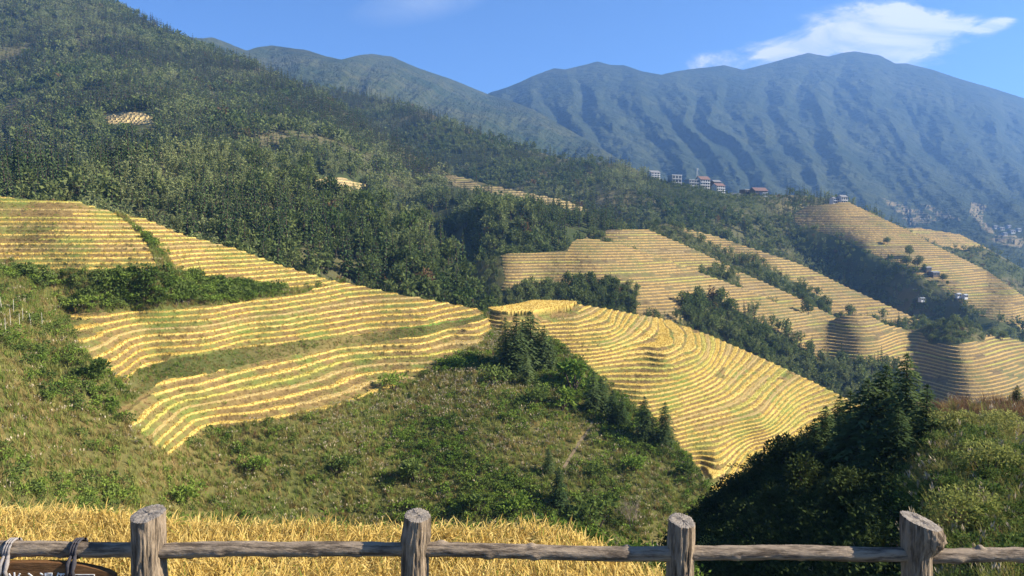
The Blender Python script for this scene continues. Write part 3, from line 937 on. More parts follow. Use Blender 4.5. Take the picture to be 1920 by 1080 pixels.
M_SHADE_LEAF = mat_foliage("shade_darkened_leaves", (0.022, 0.040, 0.014), (0.075, 0.095, 0.030), 0.2, 0.05)  # leaf colour darkened to deepen the shade on the right hillside's left flank
M_BROWN = mat_foliage("russet_grass", (0.16, 0.085, 0.045), (0.27, 0.17, 0.10), 0.3, 0.06)

FORM_SETS = {}


def form_set(name, geos, mats):
    """A family of plant forms used by scattered ground cover and by far woods."""
    c = bpy.data.collections.new(name)
    meshes = []
    for i, g in enumerate(geos):
        me = g.mesh(name, mats[i] if isinstance(mats[0], (list, tuple)) else mats)
        o = bpy.data.objects.new("%s_%02d" % (name, i), me)
        c.objects.link(o)
        meshes.append(me)
    FORM_SETS[name] = (c, meshes)
    return c


FM, BM_, BAM = [M_BARK, M_FIR], [M_BARK, M_LEAF], [M_CULM, M_BAMB]
tree_geos = [conifer(1, 12, 1.9, 11, 7, 1), conifer(2, 13.5, 1.7, 12, 6, 1), conifer(3, 10.5, 2.1, 9, 7, 1, 0.1), conifer(4, 12, 1.6, 11, 7, 1),
             broadleaf(5, 9, 3.2, 6, 24, 1.15), broadleaf(6, 10.5, 2.8, 7, 22, 1.1), broadleaf(7, 8, 3.0, 5, 26, 1.1),
             bamboo(8, 10.5, 2.6, 9, 26, 0.95), bamboo(9, 9.5, 2.4, 8, 28, 0.95)]
tree_mats = [FM] * 4 + [BM_] * 3 + [BAM] * 2
form_set("forest_tree_form", tree_geos, tree_mats)
far_geos = [conifer(11, 12, 2.1, 6, 5, 1), conifer(12, 13, 1.9, 7, 5, 1), broadleaf(13, 9, 3.2, 4, 12, 1.7, False), broadleaf(14, 8, 3.4, 4, 12, 1.8, False), bamboo(15, 10, 2.6, 5, 12, 1.4)]
form_set("far_tree_form", far_geos, [FM] * 2 + [BM_] * 2 + [BAM])
form_set("bush_form", [shrub(21, 80, 1.2, 0.85, 0.28), shrub(22, 80, 1.0, 0.95, 0.26), shrub(23, 70, 1.4, 0.75, 0.30), shrub(26, 70, 1.1, 0.8, 0.28)], [[M_BARK, M_BUSH]] * 3 + [[M_BARK, M_LUSH]])
form_set("grass_form", [grass_tuft(31, 16, 1.0, 0.5, 0.065), grass_tuft(32, 14, 0.8, 0.6, 0.07), grass_tuft(33, 18, 1.1, 0.45, 0.06)], [M_GRASS, M_PLUME])
form_set("slope_cover_form", [grass_tuft(31, 16, 1.0, 0.5, 0.065), grass_tuft(32, 14, 0.8, 0.6, 0.07), grass_tuft(34, 15, 1.15, 0.5, 0.06, 0.35), grass_tuft(35, 14, 0.9, 0.6, 0.065),
                              shrub(24, 60, 0.9, 0.7, 0.24), shrub(25, 60, 1.0, 0.6, 0.24), grass_tuft(36, 15, 1.0, 0.5, 0.06, 0.6), grass_tuft(38, 15, 0.9, 0.5, 0.06)],
         [[M_GRASS, M_PLUME]] * 3 + [[M_DRY, M_PLUME]] + [[M_BARK, M_BUSH], [M_BARK, M_LUSH]] + [[M_DRY, M_PLUME]] + [[M_LUSH, M_PLUME]])
form_set("rice_form", [grass_tuft(41, 12, 0.55, 0.26, 0.06, droop=1.6), grass_tuft(42, 12, 0.5, 0.3, 0.06, droop=1.8), grass_tuft(43, 10, 0.6, 0.22, 0.055, droop=1.4), grass_tuft(47, 11, 0.58, 0.26, 0.055, droop=1.5)], [[M_RICE]] * 3 + [[M_RICEG]])
form_set("bank_grass_form", [grass_tuft(44, 9, 0.4, 0.3, 0.05), grass_tuft(45, 9, 0.35, 0.3, 0.05), shrub(46, 24, 0.4, 0.3, 0.16, 0)], [[M_DRY], [M_GRASS], [M_BARK, M_LUSH]])
form_set("close_cover_form", [grass_tuft(51, 26, 1.0, 0.55, 0.03, seg=3), grass_tuft(52, 24, 0.85, 0.6, 0.032, seg=3), grass_tuft(53, 24, 1.2, 0.5, 0.028, 0.12, seg=3), grass_tuft(54, 22, 0.8, 0.5, 0.03, seg=3),
                              shrub(55, 150, 1.0, 0.7, 0.13), shrub(56, 160, 0.9, 0.8, 0.12), grass_tuft(57, 24, 1.0, 0.5, 0.03, seg=3), shrub(58, 170, 1.0, 0.8, 0.13)],
         [[M_GRASS, M_PLUME]] * 3 + [[M_DRY, M_PLUME]] + [[M_BARK, M_BUSH], [M_BARK, M_LUSH]] + [[M_BROWN, M_PLUME]] + [[M_BARK, M_SHADE_LEAF]])


def spread_nodes():
    g = bpy.data.node_groups.new("spread", 'GeometryNodeTree')
    g.interface.new_socket("Geometry", in_out='INPUT', socket_type='NodeSocketGeometry')
    g.interface.new_socket("Forms", in_out='INPUT', socket_type='NodeSocketCollection')
    g.interface.new_socket("Geometry", in_out='OUTPUT', socket_type='NodeSocketGeometry')
    n, l = g.nodes, g.links
    gi, go = n.new('NodeGroupInput'), n.new('NodeGroupOutput')
    ci = n.new('GeometryNodeCollectionInfo')
    ci.inputs['Separate Children'].default_value = True
    ci.inputs['Reset Children'].default_value = True
    l.new(gi.outputs['Forms'], ci.inputs['Collection'])

    def named(nm, t):
        a = n.new('GeometryNodeInputNamedAttribute')
        a.data_type = t
        a.inputs['Name'].default_value = nm
        return a.outputs['Attribute']
    iop = n.new('GeometryNodeInstanceOnPoints')
    l.new(gi.outputs['Geometry'], iop.inputs['Points'])
    l.new(ci.outputs[0], iop.inputs['Instance'])
    iop.inputs['Pick Instance'].default_value = True
    l.new(named("form", 'INT'), iop.inputs['Instance Index'])
    e2r = n.new('FunctionNodeEulerToRotation')
    l.new(named("turn", 'FLOAT_VECTOR'), e2r.inputs[0])
    l.new(e2r.outputs[0], iop.inputs['Rotation'])
    l.new(named("size", 'FLOAT_VECTOR'), iop.inputs['Scale'])
    l.new(iop.outputs[0], go.inputs[0])
    return g


SPREAD = spread_nodes()


def spread(name, forms, pts, size, form, tilt=0.12, label=None, cat=None):
    N = len(pts)
    me = bpy.data.meshes.new(name)
    me.vertices.add(N)
    me.vertices.foreach_set("co", np.asarray(pts, np.float32).ravel())
    turn = np.stack([RNG.normal(0, tilt, N), RNG.normal(0, tilt, N), RNG.random(N) * 6.283], -1).astype(np.float32)
    size = np.asarray(size, np.float32)
    if size.ndim == 1:
        size = np.stack([size * RNG.uniform(0.85, 1.15, N), size * RNG.uniform(0.85, 1.15, N), size * RNG.uniform(0.85, 1.15, N)], -1)
    a = me.attributes.new("turn", 'FLOAT_VECTOR', 'POINT')
    a.data.foreach_set("vector", turn.ravel())
    a = me.attributes.new("size", 'FLOAT_VECTOR', 'POINT')
    a.data.foreach_set("vector", np.ascontiguousarray(size, np.float32).ravel())
    a = me.attributes.new("form", 'INT', 'POINT')
    a.data.foreach_set("value", np.asarray(form, np.int32))
    o = link(name, me)
    md = o.modifiers.new("spread", 'NODES')
    md.node_group = SPREAD
    sid = [s.identifier for s in SPREAD.interface.items_tree if s.name == "Forms"][0]
    md[sid] = FORM_SETS[forms][0]
    tag(o, label, cat, kind='stuff')
    return o


def sow(h, density, w=None, nmax=10 ** 9):
    """Random places on a hill: density per square metre, w a weight per grid vertex."""
    P = h['P']
    du, dv = P[:-1, 1:] - P[:-1, :-1], P[1:, :-1] - P[:-1, :-1]
    area = np.linalg.norm(np.cross(du, dv), axis=-1)
    if w is not None:
        area = area * w[:-1, :-1]
    tot = area.sum()
    n = int(min(nmax, tot * density))
    c = np.cumsum(area.ravel())
    k = np.searchsorted(c, RNG.random(n) * c[-1])
    i, j = np.unravel_index(np.minimum(k, area.size - 1), area.shape)
    h['cell'] = (i, j)
    a, b = RNG.random((n, 1)), RNG.random((n, 1))
    p = P[i, j] * (1 - a) * (1 - b) + P[i, j + 1] * a * (1 - b) + P[i + 1, j] * (1 - a) * b + P[i + 1, j + 1] * a * b
    return p, h['PX'][i, j], h['PY'][i, j]


def place_on(h, px, py):
    d = (h['PX'] - px) ** 2 + (h['PY'] - py) ** 2
    return Vector(h['P'][np.unravel_index(np.argmin(d), d.shape)])


# ------------------------------------------------------------------ woods: the largest trees one by one, the rest as masses
def stand_mix(p, con, broad, bam, seed, sc=70.0):
    """Which form grows where: stands of conifer, broadleaf and bamboo."""
    n1 = fbm(p[:, 0] / sc, p[:, 1] / sc, seed, 3) + RNG.normal(0, 0.25, len(p))
    n2 = fbm(p[:, 0] / sc + 40, p[:, 1] / sc, seed + 7, 3) + RNG.normal(0, 0.22, len(p))
    kind = np.zeros(len(p), int)                                  # 0 conifer, 1 broadleaf, 2 bamboo
    q = np.argsort(np.argsort(n1)) / len(p)
    kind[q > con] = 1
    q2 = np.argsort(np.argsort(n2)) / len(p)
    kind[q2 < bam] = 2
    return kind


woods = []
VILLAGE = [(1213, 318), (1243, 318), (1252, 336), (1285, 336), (1290, 340), (1330, 345), (1450, 355), (1485, 385), (1480, 412), (1405, 420), (1380, 396), (1292, 386), (1260, 372), (1213, 362)]


def wood(h, density, con, bam, seed, keep=None, smin=0.7, smax=1.15, gaps=0.0, place=""):
    w = 1.0 - h['terr']
    if keep is not None:
        w = w * keep
    p, qx, qy = sow(h, density, w)
    if gaps:
        g = fbm(p[:, 0] / 45, p[:, 1] / 45, seed + 3, 3) > gaps
        ok = ~g | (RNG.random(len(p)) < 0.15)
        p, qx, qy = p[ok], qx[ok], qy[ok]
    kind = stand_mix(p, con, 0, bam, seed)
    woods.append((p, kind, RNG.uniform(smin, smax, len(p)) * (1 + 0.12 * RNG.normal(size=len(p))), qx, qy, np.full(len(p), len(woods)), place))


cut = lambda h, poly: (~in_poly(h['PX'], h['PY'], poly)).astype(float)
only = lambda h, poly: in_poly(h['PX'], h['PY'], poly).astype(float)
wood(spur, 1 / 21, 0.55, 0.32, 301, smin=0.8, smax=1.35, place="on the wooded spur behind the near terraces")
clear = np.ones(side['PX'].shape)
for pl_ in (P1, P2, P3, P4, P5):
    for dy_ in (0, 8, 16):
        clear *= cut(side, [(a_, b_ + dy_) for a_, b_ in pl_])
wood(side, 1 / 25, 0.68, 0.16, 302, keep=clear, gaps=0.34, smin=0.8, smax=1.35, place="on the big wooded mountainside")
wood(ridge, 1 / 30, 0.60, 0.12, 303, keep=cut(ridge, [(1213, 318), (1243, 318), (1252, 336), (1285, 336), (1290, 340), (1330, 345), (1450, 355), (1485, 385), (1480, 412), (1405, 420), (1380, 396), (1292, 386), (1260, 372), (1213, 362)]), place="on the forest ridge under the hotels")
MIDW = [(1275, 535), (1340, 556), (1440, 606), (1495, 640), (1545, 680), (1690, 690), (1745, 745), (1745, 800), (1300, 800), (1200, 600), (1275, 585)]
wood(ridge, 1 / 14, 0.3, 0.2, 313, keep=only(ridge, VILLAGE), smin=0.28, smax=0.55, place="among the village houses")
wood(mid, 1 / 13, 0.25, 0.22, 304, keep=only(mid, MIDW), smin=0.6, smax=1.0, place="in the wooded dip beside the middle terraces")
wood(mid, 1 / 16, 0.2, 0.1, 305, keep=(1 - only(mid, MIDW)) * (mid['PY'] < 620), smin=0.32, smax=0.62, place="around the middle terraces")
KNOB = [(1722, 612), (1762, 598), (1800, 598), (1852, 622), (1850, 640), (1790, 650), (1735, 640)]
wood(mid, 1 / 6, 0.05, 0.1, 314, keep=only(mid, KNOB), smin=0.2, smax=0.45, place="on the overgrown knob of the last terraced hill")
FOOT = [(925, 552), (950, 546), (1062, 536), (1120, 530), (1175, 534), (1200, 548), (1190, 572), (1215, 605), (920, 610)]
wood(mid, 1 / 7, 0.1, 0.15, 315, keep=only(mid, FOOT), smin=0.4, smax=0.8, place="in the bushy dip below the middle terraces")
wood(ter2, 1 / 16, 0.15, 0.35, 306, smin=0.4, smax=0.8, place="in the belt under the second terraces")
wood(ter3, 1 / 16, 0.15, 0.35, 307, smin=0.4, smax=0.85, place="in the belt under the third terraces")
wood(ter4, 1 / 24, 0.3, 0.2, 308, smin=0.5, smax=0.95, place="in the dark hollow under the long terraced slope")
wood(ter5, 1 / 40, 0.3, 0.2, 309, smin=0.5, smax=0.9, place="on the hazy spur")
p_all = np.concatenate([w[0] for w in woods])
k_all = np.concatenate([w[1] for w in woods])
s_all = np.concatenate([w[2] for w in woods])
w_all = np.concatenate([w[5] for w in woods])
qx_all, qy_all = np.concatenate([w[3] for w in woods]), np.concatenate([w[4] for w in woods])
dist = np.linalg.norm(p_all, axis=1)
in_view = (qx_all > 0) & (qx_all < 1920) & (qy_all > 0)
# not behind a nearer hill: compare with the nearer skylines
sky_near = np.interp(qx_all, [-250, 0, 340, 640, 900, 1000, 1085, 1250, 1420, 1575, 1700], [365, 371, 439, 532, 580, 565, 572, 600, 668, 742, 800])
seen = in_view & (qy_all < sky_near + 6)
look = s_all / dist * seen
chosen = np.zeros(len(p_all), bool)
KINDS_T = [("conifer_tree", "conifer", (0, 1, 2, 3)), ("broadleaf_tree", "broadleaf", (4, 5, 6)), ("bamboo_clump", "bamboo", (7, 8))]
form_meshes = FORM_SETS["forest_tree_form"][1]
LOOKS = ["slim dark pointed conifer growing", "rounded leafy broadleaf tree growing", "pale feathery bamboo clump growing"]
CATS = ["conifer", "tree", "bamboo"]
for k, (nm, word, forms) in enumerate(KINDS_T):
    idx = np.where(k_all == k)[0]
    best = idx[np.argsort(-look[idx])][:280]
    best = best[look[best] > 0]
    chosen[best] = True
    for b in best:
        o = link(nm, form_meshes[forms[int(RNG.integers(len(forms)))]])
        o.location = p_all[b]
        o.rotation_euler = (RNG.normal(0, 0.04), RNG.normal(0, 0.04), RNG.random() * 6.283)
        o.scale = (s_all[b] * RNG.uniform(0.85, 1.15), s_all[b] * RNG.uniform(0.85, 1.15), s_all[b] * RNG.uniform(0.85, 1.2))
        pl = woods[int(w_all[b])][6]
        tag(o, "%s %s" % (LOOKS[k], pl), CATS[k], "%s trees %s" % (word, pl))
rest = ~chosen
for wi, w in enumerate(woods):
    m = rest & (w_all == wi)
    far = dist[m].min() > 640 if m.any() else False
    p, kk = p_all[m], k_all[m]
    d = dist[m]
    for lod in (0, 1):
        mm = (d < 620) if lod == 0 else (d >= 620)
        if mm.sum() == 0:
            continue
        n = mm.sum()
        u = RNG.random(n)
        kz = kk[mm]
        if lod == 0:
            form = np.where(kz == 0, (u * 4).astype(int), np.where(kz == 1, 4 + (u * 3).astype(int), 7 + (u * 2).astype(int)))
        else:
            form = np.where(kz == 0, (u * 2).astype(int), np.where(kz == 1, 2 + (u * 2).astype(int), 4))
        spread("forest", "forest_tree_form" if lod == 0 else "far_tree_form", p[mm], s_all[m][mm], form, 0.05,
               "mass of mixed trees %s" % w[6], "forest")
print("trees", len(p_all), chosen.sum())

# ------------------------------------------------------------------ ground cover of the near hills
NP = near['P'][..., 1]
patch = fbm(near['P'][..., 0] / 14, near['P'][..., 1] / 14, 401, 4)
vis = (near['PY'] > 0) & (near['PX'] > -60)
p, qx, qy = sow(near, 3.4, (1 - near['terr']) * vis * (near['PY'] < 1010))
TRAIL = [(1122, 770), (1108, 800), (1098, 818), (1083, 838), (1068, 862), (1056, 880)]
TRP = np.array([place_on(near, np.interp(t_, range(6), [a for a, b in TRAIL]), np.interp(t_, range(6), [b for a, b in TRAIL])) for t_ in np.linspace(0, 5, 50)])
ok = np.min(np.linalg.norm(p[:, None, :2] - TRP[None, :, :2], axis=2), axis=1) > 0.45
p, qx, qy = p[ok], qx[ok], qy[ok]
pn = fbm(p[:, 0] / 11, p[:, 1] / 11, 401, 4) + RNG.normal(0, 0.28, len(p))
ples = np.clip((qx - 350) / 500, 0, 1)                           # more tasselled grass to the right, more green grass to the left
u = RNG.random(len(p))
form = np.where(pn < -0.36, 4 + (u * 2).astype(int), np.where(pn < 0.02, (u * 2).astype(int), np.where(u < 0.04 + 0.16 * ples, np.where(u < 0.12, 2, 6), np.where(u < 0.52, 3, np.where(u < 0.78, 0, 7)))))
BAND = [(235, 720), (262, 690), (333, 664), (450, 650), (640, 628), (905, 586), (910, 606), (780, 636), (640, 652), (440, 696), (310, 720), (262, 748)]
inb = in_poly(qx, qy, BAND)
form = np.where(inb & (RNG.random(len(p)) < 0.8), np.where(u < 0.5, 3, np.where(u < 0.8, 1, 7)), form)
spread("wild_grass", "slope_cover_form", p, RNG.uniform(0.6, 1.3, len(p)) * np.where(inb, 0.55, 1.0) * (1 + 0.2 * (pn < -0.36)), form, 0.2, "tall wild grass, ferns and tasselled reeds on the near hillside", "grass")
BUSHBAND = [(30, 512), (300, 510), (350, 520), (540, 545), (400, 572), (130, 585), (100, 560)]
p, qx, qy = sow(near, 1.3, (1 - near['terr']) * only(near, BUSHBAND))
bn = fbm(p[:, 0] / 6, p[:, 1] / 6, 421, 3)
ok = (bn > -0.35) | (RNG.random(len(p)) < 0.25)
p, bn = p[ok], bn[ok]
spread("thicket", "bush_form", p, RNG.uniform(0.8, 1.5, len(p)) * (1.15 + 0.9 * np.clip(bn, -0.4, 0.6)), np.where(RNG.random(len(p)) < 0.25, 3, RNG.integers(0, 3, len(p))), 0.15, "dark leafy thicket between the two blocks of near terraces", "thicket")
for h, dn in ((near, 4.2), (fan, 2.4)):
    p, qx, qy = sow(h, dn, h['rice'] * h['terr'] * (h['PX'] > -60) * np.where(h['level'] < 0.13, 0.35, 1.0))
    lv = h['level'][h['cell']]
    spread("ripe_rice", "rice_form", p, RNG.uniform(0.55, 0.9, len(p)), np.where((lv > 0.9) & (RNG.random(len(p)) < 0.7), 3, RNG.integers(0, 3, len(p))), 0.25,
           "golden ripe rice on the near terraces" if h is near else "golden ripe rice on the terraced spur with the round knoll", "rice")
    p, qx, qy = sow(h, 1.3, (1 - h['rice']) * h['terr'] * (h['PX'] > -60))
    spread("bank_grass", "bank_grass_form", p, RNG.uniform(0.6, 1.2, len(p)), np.where(RNG.random(len(p)) < 0.6, 0, RNG.integers(0, 3, len(p))), 0.3,
           "dry grass on the banks of the near terraces" if h is near else "dry grass on the banks of the terraced spur", "grass")
# right hillside
vis = (right['PX'] > 1220) & (right['PX'] < 2050) & (right['PY'] < 1150)
p, qx, qy = sow(right, 4.0, vis * 1.0)
pn = fbm(p[:, 0] / 5, p[:, 1] / 5, 411, 4) + RNG.normal(0, 0.25, len(p))
u = RNG.random(len(p))
form = np.where(pn < -0.05, 4 + (u * 2).astype(int), np.where(pn < 0.2, (u * 3).astype(int), np.where(u < 0.6, (u * 5).astype(int), 3)))
form = np.where((qx > 1700) & (form >= 4) & (form < 6) & (u > 0.3), (u * 4).astype(int) % 4, form)
form = np.where((qx > 1730) & (qy < 800) & (u < 0.7), 6, form)
form = np.where((qx < 1690) & (u < 0.85), 7, form)  # left of the lit edge most cover gets the leaves darkened as shade
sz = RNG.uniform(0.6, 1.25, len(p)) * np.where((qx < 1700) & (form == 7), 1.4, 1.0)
spread("undergrowth", "close_cover_form", p, sz, form, 0.22, "rank grass and shrubs on the right hillside", "undergrowth")

# ------------------------------------------------------------------ single trees and shrubs that stand out
CON_NEAR = [conifer(101, 10, 2.7, 17, 9, 6), conifer(102, 10, 2.4, 18, 9, 6), conifer(103, 10, 3.0, 16, 9, 6, 0.08), conifer(104, 10, 2.3, 17, 8, 6)]
CON_ME = [(g.mesh("conifer_trunk", [M_BARK], True, 0), g.mesh("conifer_crown", [M_FIR], False, 1)) for g in CON_NEAR]
BRO_NEAR = [broadleaf(111, 7, 3.0, 10, 150, 0.42), broadleaf(112, 7, 2.7, 9, 150, 0.42), broadleaf(113, 6.5, 3.2, 11, 140, 0.42)]
BRO_SHADE = [(g.mesh("broadleaf_trunk", [M_BARK], True, 0), g.mesh("broadleaf_crown", [M_SHADE_LEAF], False, 1)) for g in BRO_NEAR]  # same trees with shade put into the crown colour
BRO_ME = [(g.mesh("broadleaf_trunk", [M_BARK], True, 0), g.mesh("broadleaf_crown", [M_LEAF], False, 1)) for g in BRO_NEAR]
SH_NEAR = [shrub(121, 420, 1.5, 1.3, 0.24, 6), shrub(122, 420, 1.2, 1.4, 0.24, 6), shrub(123, 380, 1.7, 1.1, 0.26, 6)]
SH_ME = [(g.mesh("shrub_stems", [M_BARK], True, 0), g.mesh("shrub_leaves", [M_BUSH], False, 1)) for g in SH_NEAR]
SH_FINE = [(g.mesh("shrub_stems", [M_BARK], True, 0), g.mesh("shrub_leaves", [M_GRASS], False, 1)) for g in (shrub(131, 1300, 1.5, 1.3, 0.11, 6), shrub(132, 1300, 1.3, 1.4, 0.11, 6))]
SH_LUSH = [(a, b.copy()) for a, b in SH_ME]
for a, b in SH_LUSH:
    b.materials.clear()
    b.materials.append(M_LUSH)


def plant(name, meshes, p, s, label, cat, group=None, parts=("trunk", "crown"), wide=1.0):
    i = int(RNG.integers(len(meshes)))
    t = empty(name, p, RNG.random() * 6.283)
    t.scale = (s * wide, s * wide, s)
    tag(t, label, cat, group)
    for pn, me in zip(parts, meshes[i]):
        link(pn, me, t)
    return t


def tree_px(h, px, py, hpx, meshes, H0, name, label, cat, group=None, parts=("trunk", "crown"), wide=1.0):
    p = place_on(h, px, py)
    s = 1.08 * hpx / F_PX * p.y / H0
    p.z -= 0.1
    return plant(name, meshes, p, s, label, cat, group, parts, wide)


G = "conifers on the crest of the near hillside"
for px, py, hp, lab in [
        (947, 690, 92, "dark conifer at the left edge of the clump below the round knoll"),
        (968, 702, 112, "broadest dark conifer of the clump below the round knoll"),
        (995, 690, 102, "tall slim conifer standing highest against the round knoll"),
        (980, 684, 84, "conifer half hidden inside the clump below the round knoll"),
        (1020, 692, 78, "conifer at the right of the clump, pointed against the rice"),
        (1032, 690, 52, "short conifer leaning on the right side of the clump"),
        (986, 722, 62, "small conifer in front of the clump below the knoll"),
        (1112, 778, 78, "dark conifer where the trail meets the hill edge"),
        (1128, 776, 62, "conifer just right of the trail top"),
        (1148, 800, 66, "conifer on the hill edge between trail and conical pair"),
        (1166, 806, 60, "low conifer on the hill edge left of the conical pair"),
        (1208, 828, 82, "bushy dark conifer, left one of the conical pair against the rice"),
        (1246, 838, 80, "slim conical conifer, right one of the pair against the rice"),
        (1028, 892, 50, "small conifer beside the lower end of the trail"),
        (1047, 952, 74, "narrow dark conifer below the lower end of the trail")]:
    tree_px(near, px, py, hp, CON_ME, 10, "conifer_tree", lab, "conifer", G, wide=1.15)
G = "green shrubs scattered on the near hillside"
for px, py, hp, me, lab in [
        (180, 712, 36, SH_ME, "dark spiky shrub at the lower left end of the upper terraces"),
        (345, 942, 44, SH_LUSH, "bright green shrub just above the foreground rice, left of the trail"),
        (470, 888, 34, SH_LUSH, "pale green shrub on the slope below the lowest terrace curve"),
        (632, 896, 36, SH_ME, "dark shrub in the middle of the grassy slope, left one of two"),
        (778, 908, 44, SH_ME, "big dark green shrub in the middle of the grassy slope, right one of two"),
        (898, 965, 36, SH_ME, "dark shrub near the foot of the grassy slope"),
        (965, 960, 40, SH_LUSH, "green shrub near the foot of the slope left of the narrow conifer"),
        (1118, 1000, 60, SH_ME, "large dark shrub at the right end of the foreground rice"),
        (740, 735, 34, SH_LUSH, "shrub at the right tip of the lowest terrace"),
        (1075, 735, 56, SH_LUSH, "yellow green shrub between the conifer clump and the trail"),
        (1055, 770, 40, SH_LUSH, "low yellow green shrub under the conifer clump"),
        (1000, 760, 36, SH_ME, "shrub in the grass below the front conifer of the clump"),
        (930, 720, 40, SH_ME, "dark shrub left of the front conifer of the clump"),
        (860, 690, 26, SH_LUSH, "small shrub on the green bank at the right end of the terraces"),
        (1290, 905, 34, SH_ME, "shrub low on the hill edge under the conical conifers"),
        (1190, 880, 34, SH_LUSH, "shrub on the open slope below the conical conifers"),
        (1120, 900, 30, SH_ME, "shrub on the open slope right of the trail")]:
    tree_px(near, px, py, hp, me, 1.5, "shrub", lab, "shrub", G, ("stems", "leaves"))
# the leafless shrub at the foot of the slope
r_ = random.Random(5)
bare = Geo()


def twig(p, d, L, rad, n):
    q = p + d * L
    bare.tube([tuple(p), tuple(q)], [rad, rad * 0.6], 4, 0)
    if n:
        for _ in range(3):
            twig(p + d * L * r_.uniform(0.5, 1.0), (d + rv(r_, 0.65) + Vector((0, 0, 0.15))).normalized(), L * r_.uniform(0.6, 0.85), rad * 0.6, n - 1)


for k_ in range(5):
    twig(Vector((0, 0, -0.1)), (Vector((0, 0, 1)) + rv(r_, 0.5)).normalized(), 0.9, 0.03, 4)
pb = place_on(near, 1185, 990)
o = link("bare_shrub", bare.mesh("bare_shrub", [mat_simple("bare_twigs", (0.30, 0.24, 0.18))]), loc=pb)
o.scale = (1.9,) * 3
tag(o, "leafless pale twiggy shrub at the right end of the grassy slope", "shrub")

G = "trees on the shaded flank of the right hillside"
for px, py, hp, me, H0, nm, lab, wide in [
        (1695, 835, 165, CON_ME, 10, "conifer_tree", "tallest conifer of the right hillside, standing at the lit edge", 1.2),
        (1655, 850, 160, CON_ME, 10, "conifer_tree", "second tall conifer from the lit edge of the right hillside", 1.2),
        (1622, 880, 165, CON_ME, 10, "conifer_tree", "conifer in the middle of the right hillside clump", 1.2),
        (1735, 845, 120, CON_ME, 10, "conifer_tree", "conifer with sunlit side at the right of the clump", 1.25),
        (1590, 880, 140, CON_ME, 10, "conifer_tree", "conifer left of the middle of the right hillside clump", 1.2),
        (1572, 850, 105, CON_ME, 10, "conifer_tree", "conifer at the back left of the right hillside clump", 1.2),
        (1545, 880, 110, CON_ME, 10, "conifer_tree", "low conifer sloping down toward the rice fan", 1.25),
        (1525, 895, 105, CON_ME, 10, "conifer_tree", "outermost conifer of the clump against the rice fan", 1.3),
        (1680, 900, 130, CON_ME, 10, "conifer_tree", "shaded conifer in front of the tallest one", 1.3),
        (1640, 930, 140, CON_ME, 10, "conifer_tree", "shaded conifer low in front of the clump", 1.3),
        (1470, 905, 92, BRO_SHADE, 7, "broadleaf_tree", "black round crowned tree against the rice fan", 0.9),
        (1425, 930, 82, BRO_SHADE, 7, "broadleaf_tree", "dark tree stepping down the edge of the right hillside", 0.9),
        (1378, 970, 78, BRO_SHADE, 7, "broadleaf_tree", "lowest dark tree at the tip of the right hillside", 0.9),
        (1510, 950, 105, BRO_SHADE, 7, "broadleaf_tree", "dark tree in the deep shade under the conifers", 1.0),
        (1340, 1010, 72, BRO_SHADE, 7, "broadleaf_tree", "dark tree above the third post of the fence", 1.0),
        (1580, 980, 110, BRO_SHADE, 7, "broadleaf_tree", "broad dark tree in the middle of the deep shade", 1.0),
        (1445, 1000, 90, BRO_SHADE, 7, "broadleaf_tree", "dark tree in the shade above the middle of the rail", 1.0)]:
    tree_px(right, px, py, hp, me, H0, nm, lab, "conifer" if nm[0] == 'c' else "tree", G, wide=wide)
for px, py, hp, lab in [(1790, 830, 60, "sunlit shrub among pale tassels at the top of the right hillside"), (1850, 900, 80, "yellow green shrub on the sunlit right hillside"),
                        (1900, 830, 60, "shrub on the top of the right hillside near the picture's edge"), (1800, 980, 90, "shrub above the crooked fourth post"),
                        (1340, 1075, 60, "leafy shrub under the rail right of the third post"), (1600, 1075, 60, "shaded shrub under the rail left of the crooked post")]:
    tree_px(right, px, py, hp, SH_FINE, 1.5, "shrub", lab, "shrub", "shrubs on the right hillside", ("stems", "leaves"))
tree_px(right, 1905, 768, 45, CON_ME, 10, "conifer_tree", "lone small conifer at the far end of the right hillside's top", "conifer", None, wide=1.4)

# lone trees among the far terraces
for h, px, py, hp, lab in [(ter2, 1515, 592, 34, "lone round tree on the second terraces"), (ter4, 1663, 460, 15, "small lone tree on the long terraced slope"),
                           (ter4, 1705, 484, 22, "round tree at the top of the grove on the long terraced slope"), (ter4, 1700, 500, 22, "tree at the left of the grove on the long terraced slope"),
                           (ter4, 1720, 503, 24, "tree at the right of the grove on the long terraced slope"), (ter4, 1768, 530, 17, "dark lone tree beside the sheds on the long terraced slope"),
                           (ter4, 1776, 536, 9, "tiny tree right of the sheds on the long terraced slope"), (ter4, 1732, 510, 15, "low tree beside the sheds on the long terraced slope"),
                           (mid, 1860, 632, 16, "bush on the lip of the last terraced hill, left one"), (mid, 1880, 636, 18, "bush on the lip of the last terraced hill, right one"), (mid, 1790, 612, 18, "bush on the overgrown knob of the last terraced hill")]:
    tree_px(h, px, py, hp, BRO_ME, 7, "broadleaf_tree", lab, "tree", "lone trees among the far terraces", wide=1.0)

